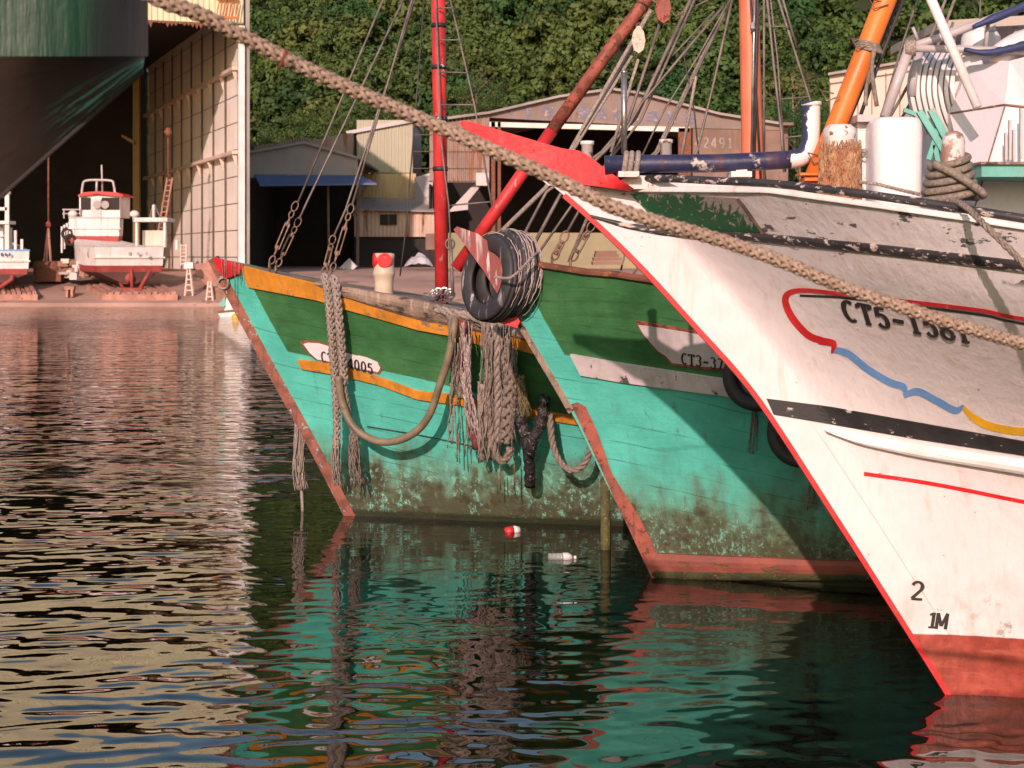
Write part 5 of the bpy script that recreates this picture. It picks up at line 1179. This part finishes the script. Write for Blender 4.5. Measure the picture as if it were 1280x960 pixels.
# small moored boat by the quay
o = thing('dinghy', 'small white motor dinghy with a yellow buoy floating at the quay', 'boat', W(288, 397, 6666/77.))
Yd = 6666/76.
q = MB(); pprism(q, [(272, 391), (300, 388), (314, 386), (312, 398), (276, 397.5)], Yd, 1.6); q.build('hull', M['sampan_white'], o)
q = MB(); pprism(q, [(272, 389), (300, 386.5), (315, 384.5), (315, 387), (272, 391.5)], Yd-.05, 1.7); q.build('gunwale', M['seam'], o)
q = MB(); pprism(q, [(280, 388), (283, 382), (298, 378), (303, 386)], Yd+.3, 1); q.build('foredeck', M['sampan_white'], o)
q = MB(); pprism(q, [(282, 382), (284, 366), (287, 364), (290, 367), (290, 381)], Yd+.5, .5); q.build('outboard_cover', M['sampan_white'], o)
q = MB(); pprism(q, [(273, 380), (281, 371), (283, 381), (279, 384)], Yd+.6, .4); q.build('teal_cover', M['teal'], o)
q = MB(); q.smooth = True; lathe(q, [(.05, -.2), (.18, -.12), (.22, 0), (.18, .12), (.05, .2)], W(294.5, 397, Yd-.3), (0, 0, 1), 14); q.thing('buoy', M['yellow'], 'round yellow buoy hanging beside the white dinghy', 'buoy')

# ---- sheds behind
s1 = thing('dark_shed', 'grey gabled shed in shade with a blue awning over its open front', 'shed', W(375, 335, 140))
Yk = 140
q = MB(); P = W(306, 222, Yk); pprism(q, [(300, 192), (320, 187), (380, 178), (447, 198), (447, 222), (300, 222)], Yk, .4); q.build('gable_wall', M['grey_sheet'], s1)
q = MB(); pprism(q, [(298, 191), (380, 176), (449, 196), (449, 199), (380, 179.5), (298, 194.5)], Yk-.4, 22); q.build('roof', M['roof_grey'], s1)
q = MB()
for i in range(22): x = 318+i*3.2; y = interp(x, [298, 380, 449], [191, 176, 196]); pbox(q, x, y-4.5, x+2.4, y-.5, Yk+1, .5)
q.build('ridge_tiles', M['rusty_sheet'], s1)
q = MB(); A = [W(318, 218, Yk-.1), W(450, 219, Yk-.1), W(471, 229, Yk-4), W(325, 231, Yk-4)]; prism(q, A, (0, 0, -.12)); q.build('awning', M['blue_awning'], s1)
q = MB(); tube(q, [W(447, 228, Yk-2), W(447, 338, Yk-2)], .12, 6); tube(q, [W(458, 231, Yk-3.4), W(442, 270, Yk-2)], .12, 6); tube(q, [W(410, 232, Yk-2), W(411, 338, Yk-2)], .1, 6); q.build('awning_posts', M['seam'], s1)
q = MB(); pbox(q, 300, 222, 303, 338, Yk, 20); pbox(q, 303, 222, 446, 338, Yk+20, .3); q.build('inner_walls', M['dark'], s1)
s2 = thing('green_warehouse', 'tall pale green and yellow sheet metal building behind the shacks', 'warehouse', W(475, 335, 160))
q = MB(); a = W(446, 216, 160); b_ = W(516, 216, 160); sheet(q, a, b_-a, UP*((216-150)/13.75), .3, .05, (0, -1, 0)); q.build('upper_sheeting', M['green_sheet'], s2)
q = MB(); a = W(446, 330, 160); b_ = W(520, 330, 160); sheet(q, a, b_-a, UP*((330-217)/13.75), .3, .05, (0, -1, 0)); q.build('lower_sheeting', M['yellow_sheet'], s2)
q = MB(); pprism(q, [(432, 164), (514, 148), (519, 149), (519, 152), (434, 168)], 159.6, 16); q.build('roof', M['light_sheet'], s2)
q = MB(); pbox(q, 438, 167, 446, 193, 160.1, .5); q.build('opening', M['dark'], s2)
q = MB(); a = W(516, 330, 160); prism(q, [a, a+Vector((0, 15, 0)), a+Vector((0, 15, 13)), a+UP*12.8], (-.2, 0, 0)); q.build('side_wall', M['light_sheet'], s2)
q = MB(); pprism(q, [(446, 152), (514, 151), (514, 155), (446, 168)], 160.05, .2); q.build('gable_infill', M['green_sheet'], s2)
q = MB(); pprism(q, [(380, 178), (420, 169), (440, 166), (440, 196), (420, 190)], 158, 8); q.thing('roof_shed', M['rusty_sheet'], 'rusty patched roof edge between the dark shed and the green warehouse', 'roof')
s3 = thing('rusty_shack', 'low rust streaked sheet shack under the yellow wall', 'shack', W(490, 330, 150))
q = MB(); a = W(443, 330, 150); b_ = W(544, 330, 150); sheet(q, a+UP*((330-296)/14.67), b_-a, UP*((296-262)/14.67), .32, .05, (0, -1, 0)); q.build('front_sheeting', paint('shack_sheet', (.60, .44, .34), .7, .25, .3, RUST, .3, .6, (.3, .1, .04), .8, str=(2, 2, .25)), s3)
q = MB(); A = [W(442, 263, 149.4), W(545, 265, 149.4), W(528, 250, 156), W(450, 248, 156)]; prism(q, A, (0, 0, .1)); q.build('roof', M['roof_grey'], s3)
q = MB(); pbox(q, 475, 268, 496, 281, 149.8, .2); wn = q.build('window', M['dark'], s3); q = MB(); pbox(q, 485, 268, 486.5, 281, 149.72, .06); q.build('window_bar', M['seam'], wn)
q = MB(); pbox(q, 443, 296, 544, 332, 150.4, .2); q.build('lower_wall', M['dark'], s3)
q = MB(); a = W(516, 258, 155); prism(q, [W(518, 222, 155), W(541, 215, 155), W(541, 262, 152), W(519, 256, 155)], (0, .3, 0)); q.thing('sheet_hoarding', M['light_sheet'], 'plain pale grey hoarding between the shack roof and the red mast', 'hoarding')
q = MB(); pbox(q, 532, 292, 546, 312, 146, .8); q.thing('crate', M['old_timber'], 'rusty brown crate standing left of the red mast by the shack', 'crate')
q = MB(); V = []; 
for i in range(9):
    for j in range(6):
        x = lerp(505, 541, i/8); y = 334-interp(i, [0, 2, 4, 6, 8], [1, 14, 19, 15, 3])*math.sin(3.14*(j+.5)/6)*random.uniform(.75, 1.1)
        V.append(W(x, y, 132+j*.5))
q.add(V, [(i*6+j, (i+1)*6+j, (i+1)*6+j+1, i*6+j+1) for i in range(8) for j in range(5)]); q.thing('white_tarpaulin', M['tarp'], 'crumpled white tarpaulin heap in the yard left of the red mast', 'tarpaulin')
q = MB(); pprism(q, [(424, 335), (436, 323), (446, 333), (440, 338)], 133, .8); q.thing('white_sheet', M['tarp'], 'small pale crumpled sheet in the shade under the awning post', 'sheet')
# big hall
hl = thing('timber_hall', 'long weathered gabled hall with a dark open front and painted number', 'hall', W(765, 335, 150))
Yl = 150
q = MB(); pprism(q, [(560, 146), (612, 141), (700, 121), (765, 112), (800, 117), (900, 143), (985, 157), (985, 163), (862, 160), (612, 147), (560, 152)], Yl, .4); q.build('gable_board', M['gable'], hl)
q = MB(); pprism(q, [(552, 147), (612, 139), (700, 118.5), (765, 109.5), (800, 114.5), (900, 140.5), (990, 155), (990, 158), (900, 143.5), (800, 117.5), (765, 112.5), (700, 121.5), (612, 142), (552, 150)], Yl-.6, 32); q.build('roof', M['roof_grey'], hl)
for i in range(11):
    x = 640+i*22+random.uniform(-2, 2); q = MB(); yb = 144.5+(x-634)*.052; hh = min(15, max(6, yb-interp(x, [612, 700, 765, 900], [141, 121, 112, 143])-6))
    y0 = yb-1-hh; w_ = hh*.55
    for k in range(3):
        yy = y0+hh*(k+.5)/3.2; pbox(q, x-w_*random.uniform(.6, 1), yy, x+w_*random.uniform(.6, 1), yy+hh*.13, Yl-.03-.004*k, .03)
    for k in range(2): xx = x+random.uniform(-.6, .6)*w_; pbox(q, xx, y0, xx+hh*.14, y0+hh, Yl-.045-.004*k, .03)
    q.build('faded_character', M['faded_blue'], hl)
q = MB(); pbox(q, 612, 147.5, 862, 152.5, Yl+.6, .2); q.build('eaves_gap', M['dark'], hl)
q = MB(); pprism(q, [(612, 152.3), (862, 159), (862, 165), (612, 158.3)], Yl-.1, .5); q.build('door_beam', paint('beam_white', (.8, .72, .64), .7, .15, .4, RUST, .3, .9), hl)
q = MB(); a = W(537, 228, Yl); b_ = W(612, 228, Yl); sheet(q, a, b_-a, UP*((228-147)/14.67), .34, .06, (0, -1, 0)); q.build('left_sheeting', M['rusty_sheet'], hl)
q = MB(); pbox(q, 595, 216, 611, 232, Yl-.15, .1); q.build('hanging_sheet', M['light_sheet'], hl)
q = MB()
for y in (168, 189, 210, 226): pbox(q, 516, y, 606, y+.8, Yl-.12, .04)
q.build('sheet_seams', M['seam'], hl)
for x0, x1 in ((614, 619), (622, 626), (848, 864)): q = MB(); pbox(q, x0, 152 if x0 < 700 else 160, x1, 332, Yl-.1, .5); q.build('column', M['rust'], hl)
q = MB(); pbox(q, 866, 160, 985, 332, Yl+.1, .5); q.build('side_wall', M['old_timber'], hl)
q = MB(); letter(q, lambda x, y, k: W(x, y, Yl+.06-.002*k), '42491', (869, 184.5), (10.0, .2), 7, (0, -13), 2.0, 1.4); q.build('number', M['faint_number'], hl)
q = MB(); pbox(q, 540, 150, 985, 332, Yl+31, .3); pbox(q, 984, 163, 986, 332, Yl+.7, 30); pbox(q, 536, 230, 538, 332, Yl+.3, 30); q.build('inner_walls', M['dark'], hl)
q = MB(); pbox(q, 978, 153, 992, 156.5, Yl-1.5, 2); q.build('eaves_end', M['old_timber'], hl)
q = MB(); pprism(q, [(560, 265), (600, 222), (606, 222), (606, 226), (585, 252), (585, 262)], Yl+.9, .3); q.build('broken_sheet', M['light_sheet'], hl)
q = MB(); pbox(q, 560, 291, 905, 336, 139, .4); q.thing('low_wall', M['low_wall'], 'long low olive yellow wall in front of the dark hall opening', 'wall')
wr = thing('cream_warehouse', 'cream sheet metal warehouse with vertical seams behind the white boat', 'warehouse', W(1180, 335, 90))
q = MB(); prism(q, [W(x, y, 90) for x, y in [(1037, 92), (1150, 74), (1500, 28), (1500, 335), (1037, 335)]], (3.2, 14, 0)); q.build('wall', M['warehouse'], wr)
q = MB()
for i in range(20):
    x = 1037+i*17.5; y = interp(x, [1037, 1150, 1500], [92, 74, 28]); pbox(q, x, y+10, x+1, 335, 89.94, .1)
pprism(q, [(1037, 104), (1150, 86), (1500, 40), (1500, 41.5), (1150, 87.5), (1037, 105.5)], 89.93, .1); q.build('wall_seams', M['old_timber'], wr)
q = MB(); prism(q, [W(x, y, 89.6) for x, y in [(1035, 91), (1150, 72.5), (1500, 26), (1500, 29), (1150, 75.5), (1035, 94)]], (3.4, 15, 0)); q.build('roof', M['roof_grey'], wr)

# ================================================================ hill and forest
def hz(x, y):
    t = max(0, y-186); b = t*.62+4*math.sin(x*.05+1)*min(1, t/40)+3*math.sin(x*.13+y*.05)*min(1, t/30)
    return 2.15+min(b, 78+8*math.sin(x*.03)+.1*t)
q = MB(); q.smooth = True; xs = np.linspace(-330, 330, 100); ys = np.r_[np.linspace(184, 330, 50), np.linspace(345, 600, 8)]
V = [(x, y, hz(x, y) if y > 185 else 1.9) for y in ys for x in xs]; n = 100
q.add(V, [(j*n+i, j*n+i+1, (j+1)*n+i+1, (j+1)*n+i) for j in range(len(ys)-1) for i in range(n-1)])
q.thing('hill', paint('hill_soil', (.028, .04, .012), .95, .5, .1, (.12, .07, .04), .25, .3), None, None, kind='structure', origin=(0, 184, 0))

def leafmat(name):
    m = NT(name); a = m.attr('tone'); b_ = m.attr('hue')
    c = m.mix(a, (.028, .058, .013), (.092, .142, .031)); c = m.mix(m.ss(b_, .6, 1.2), c, (.115, .13, .034)); c = m.mix(m.ss(b_, .3, -.1), c, (.03, .09, .024))
    m.fin(c, .62); m.b.inputs['Specular IOR Level'].default_value = .25; return m.m
LEAF = leafmat('leaf')
def crown_np(R, H, nleaf, size, nclump):
    """leaf quads gathered in clumps over an uneven crown; returns verts (n,4,3), tone, hue"""
    cl = np.random.normal(size=(nclump, 3)); cl /= np.linalg.norm(cl, axis=1)[:, None]
    cl *= np.random.uniform(.45, 1, (nclump, 1))**.6; cl[:, 2] = cl[:, 2]*.75
    rad = np.random.uniform(.22, .42, nclump); th = np.random.uniform(0, 1, nclump)
    k = np.random.randint(0, nclump, nleaf); d = np.random.normal(size=(nleaf, 3)); d /= np.linalg.norm(d, axis=1)[:, None]
    p = cl[k]+d*(rad[k]*np.random.uniform(.6, 1.05, nleaf)**.5)[:, None]
    nrm = d+np.random.normal(scale=.28, size=(nleaf, 3))+np.array([0, 0, .25]); nrm /= np.linalg.norm(nrm, axis=1)[:, None]
    t = np.cross(nrm, np.random.normal(size=(nleaf, 3))); t /= np.linalg.norm(t, axis=1)[:, None]; b = np.cross(nrm, t)
    s = size*np.random.uniform(.5, 1.2, (nleaf, 1)); c = p*np.array([R, R, H])
    quad = np.stack([c+t*s, c+b*s*.6, c-t*s, c-b*s*.6], 1)
    return quad, np.clip(th[k]*.6+np.random.uniform(0, .4, nleaf), 0, 1)
def quads_obj(name, Q, tone, hue, mat, origin, parent=None):
    me = bpy.data.meshes.new(name); n = len(Q); o_ = np.array(origin)
    me.vertices.add(n*4); me.vertices.foreach_set('co', (Q.reshape(-1, 3)-o_).astype(np.float32).ravel())
    me.loops.add(n*4); me.loops.foreach_set('vertex_index', np.arange(n*4, dtype=np.int32)); me.polygons.add(n)
    me.polygons.foreach_set('loop_start', np.arange(0, n*4, 4, dtype=np.int32)); me.polygons.foreach_set('loop_total', np.full(n, 4, np.int32)); me.update(calc_edges=True)
    for k, arr in (('tone', tone), ('hue', hue)): at = me.attributes.new(k, 'FLOAT', 'POINT'); at.data.foreach_set('value', np.repeat(arr, 4).astype(np.float32))
    me.materials.append(mat); o = bpy.data.objects.new(name, me); COL.objects.link(o)
    if parent is not None: o.parent = parent; o.location = Vector(origin)-OFF[parent.name]
    else: o.location = origin
    OFF[o.name] = Vector(origin); return o
protos = [crown_np(1, .85, 1700, .105, 30) for _ in range(7)]
Qs, T_, H_ = [], [], []
y = 188.
while y < 322:
    st = 4.0+(y-188)*.018; x = -.34*y-4
    while x < .34*y+4:
        px, py = x+random.uniform(-1.6, 1.6), y+random.uniform(-1.6, 1.6); R = random.uniform(1.9, 4.1)*(1+(y-188)*.0018)
        if random.random() < .97:
            Q, t = random.choice(protos); a = random.random()*6.28; ca, sa = math.cos(a), math.sin(a)
            rot = np.array([[ca, -sa, 0], [sa, ca, 0], [0, 0, 1]])
            Q2 = (Q*np.array([1, 1, random.uniform(.8, 1.25)]))@rot.T*R+np.array([px, py, hz(px, py)+R*.75])
            vis = 1 if (-40 < px < 42 and y < 250) else .4
            if vis < 1: k = np.random.rand(len(Q2)) < vis; Q2 = Q2[k]; t = t[k]; cc = Q2.mean(1, keepdims=True); Q2 = cc+(Q2-cc)*1.5
            Qs.append(Q2); T_.append(np.clip(t*.7+random.uniform(-.25, .45), 0, 1)); h_ = random.random(); H_.append(np.full(len(Q2), h_))
        x += st*random.uniform(.8, 1.15)
    y += st*.85
o = quads_obj('hillside_forest', np.concatenate(Qs), np.concatenate(T_), np.concatenate(H_), LEAF, (0, 188, 2)); o['kind'] = 'stuff'
print('forest quads', sum(len(a) for a in Qs))
# single trees at the foot of the hill
def tree(px, ptop, Y, R, label, bare=False):
    g = Vector(W(px, 330, Y)); g.z = hz(g.x, Y) if Y > 186 else 2.0; top = W(px, ptop, Y); o = thing('tree', label, 'tree', g, 'trees at the foot of the hill')
    q = MB(); q.smooth = True; H = top.z-g.z; tube(q, [g, g+Vector((.1, 0, H*.35)), g+Vector((-.1, .1, H*.7))], [.22, .17, .07], 7)
    for i in range(7 if not bare else 16):
        a = random.random()*6.28; z = H*random.uniform(.35, .75); L_ = R*random.uniform(.5, 1.0); p = g+Vector((0, 0, z)); e = p+Vector((math.cos(a)*L_, math.sin(a)*L_*.5, L_*random.uniform(.4, 1))); md = p.lerp(e, .5)+Vector((0, 0, L_*.12))
        tube(q, [p, md, e], [.07, .05, .02], 5)
        if bare:
            for k in range(4): f = md.lerp(e, random.random()); tube(q, [f, f+Vector((random.uniform(-.7, .7), random.uniform(-.3, .3), random.uniform(.1, .9)))], .02, 4)
    q.build('trunk', M['bark'], o)
    Q, t = crown_np(R, R*.9, 5200 if not bare else 500, .12, 40); c = np.array([g.x, Y, top.z-R*.75])
    quads_obj('crown', Q+c, t, np.full(len(Q), random.random()*.7), LEAF, tuple(c-np.array([0, 0, R])), o)
TR = [(332, 160, 186, 3.0, 'bushy tree at the hangar corner above the dark shed roof'), (372, 142, 187, 3.2, 'rounded tree over the ridge of the dark shed'), (416, 132, 187, 3.4, 'dense tree above the rusty patched roof'), (462, 118, 187.5, 3.0, 'leafy tree rising behind the stays above the green warehouse'), (600, 95, 188, 3.0, 'tree above the left eaves of the long hall'), (1000, 120, 186.5, 3.0, 'tree above the right eaves end of the long hall beside the salmon mast'), (1022, 150, 184.5, 2.4, 'bush growing between the long hall and the cream warehouse')]
for t in TR: tree(*t)
tree(596, 40, 196, 3.2, 'bare branched tree high on the slope right of the red mast', True); tree(992, 62, 196, 3.4, 'bare branched tree on the slope right of the salmon mast', True)

# ================================================================ water, sky, light, camera
m = NT('water'); v = m.co(); g = m.n('ShaderNodeNewGeometry'); sx = m.n('ShaderNodeSeparateXYZ'); m.link(g.outputs['Position'], sx.inputs[0])
X_, Y_ = sx.outputs[0], sx.outputs[1]
big = m.noise(m.co((.35, .5, 1)), 1, 2, .5); ph = m.noise(m.co((.55, .8, 1)), 1, 2, .5); ph2 = m.noise(m.co((.9, 1.3, 1)), 1, 2, .5); n3 = m.noise(m.co((11, 17, 1)), 1, 2, .5); amp = m.noise(m.co((.6, 1.1, 1)), 1, 1, .5)
def wave(lam, ang, slope, phs, k=9.):
    kk = 2*math.pi/lam; a = m.math('ADD', m.math('MULTIPLY', X_, kk*math.sin(ang)), m.math('MULTIPLY', Y_, kk*math.cos(ang)))
    return m.math('MULTIPLY', m.math('SINE', m.math('ADD', a, m.math('MULTIPLY', phs, k))), slope/kk)
hgt = None
for lam, ang, sl, phs, k in WAVES:
    w_ = wave(lam, ang, sl, {'a': ph, 'b': ph2, 'c': big}[phs], k); hgt = w_ if hgt is None else m.math('ADD', hgt, w_)
hgt = m.math('MULTIPLY', hgt, m.ss(amp, .3, .66, .35, 1.4))
yy = m.math('ADD', Y_, m.math('MULTIPLY', m.math('SUBTRACT', big, .5), 5.))
breeze = m.math('MULTIPLY', m.math('MULTIPLY', m.ss(yy, 21.5, 23.5), m.ss(yy, 29, 27)), m.ss(X_, -1.2, -2.6))
calm = m.math('MAXIMUM', m.ss(X_, -2.0, -3.6), m.ss(Y_, 19.5, 13., .30, .9))
hgt = m.math('MULTIPLY', hgt, m.math('MULTIPLY', calm, m.math('MULTIPLY', m.ss(X_, -1.6, -3.0, 1., 1.4), m.ss(Y_, 26, 60, 1., 1.9)))); hgt = m.math('ADD', hgt, m.math('MULTIPLY', n3, m.math('ADD', m.math('MULTIPLY', m.math('MULTIPLY', m.ss(ph2, .48, .68), m.ss(X_, -.8, -2.2, .25, 1.)), .0007), m.math('MULTIPLY', breeze, .0022))))
m.bump(hgt, 1.0); m.fin((.004, .0055, .003), .02); m.b.inputs['IOR'].default_value = 1.45
q = MB(); q.quad((-400, -40, 0), (400, -40, 0), (400, 106, 0), (-400, 106, 0)); q.thing('water', m.m, None, None, kind='structure', origin=(0, 0, 0))

w = bpy.data.worlds.new('World'); SC.world = w; w.use_nodes = True; nt = w.node_tree
SUN = Vector((.22, 1.0, -.40)).normalized(); el = math.asin(-SUN.z); az = math.atan2(-SUN.x, -SUN.y)
sk = nt.nodes.new('ShaderNodeTexSky'); sk.sky_type = 'NISHITA'; sk.sun_disc = False; sk.sun_elevation = el; sk.sun_rotation = az; sk.air_density = 1.2; sk.dust_density = 1.5
bg = nt.nodes['Background']; nt.links.new(sk.outputs[0], bg.inputs[0]); bg.inputs[1].default_value = .14
L = bpy.data.lights.new('sun', 'SUN'); L.energy = 4.35; L.angle = math.radians(.5); L.color = (1, .70, .65)
lo_ = bpy.data.objects.new('sun', L); COL.objects.link(lo_); lo_.rotation_euler = SUN.to_track_quat('-Z', 'Y').to_euler(); lo_.location = (-10, -30, 40)
cam = bpy.data.cameras.new('camera'); co = bpy.data.objects.new('camera', cam); COL.objects.link(co)
co.location = (0, 0, CAMZ); co.rotation_euler = (math.radians(90), 0, 0); cam.sensor_width = 36; cam.lens = 36*F/1280; cam.shift_y = -(480-HOR)/1280; cam.clip_end = 3000; cam.clip_start = .1
cam.dof.use_dof = True; cam.dof.focus_distance = 14; cam.dof.aperture_fstop = 6.5
SC.camera = co
vs = SC.view_settings; vs.view_transform = 'Standard'; vs.look = 'None'; vs.exposure = 0.0; vs.gamma = 1
SC.cycles.max_bounces = 6; SC.cycles.glossy_bounces = 3; SC.cycles.transparent_max_bounces = 6; SC.cycles.caustics_reflective = False; SC.cycles.caustics_refractive = False
SC.cycles.use_denoising = True
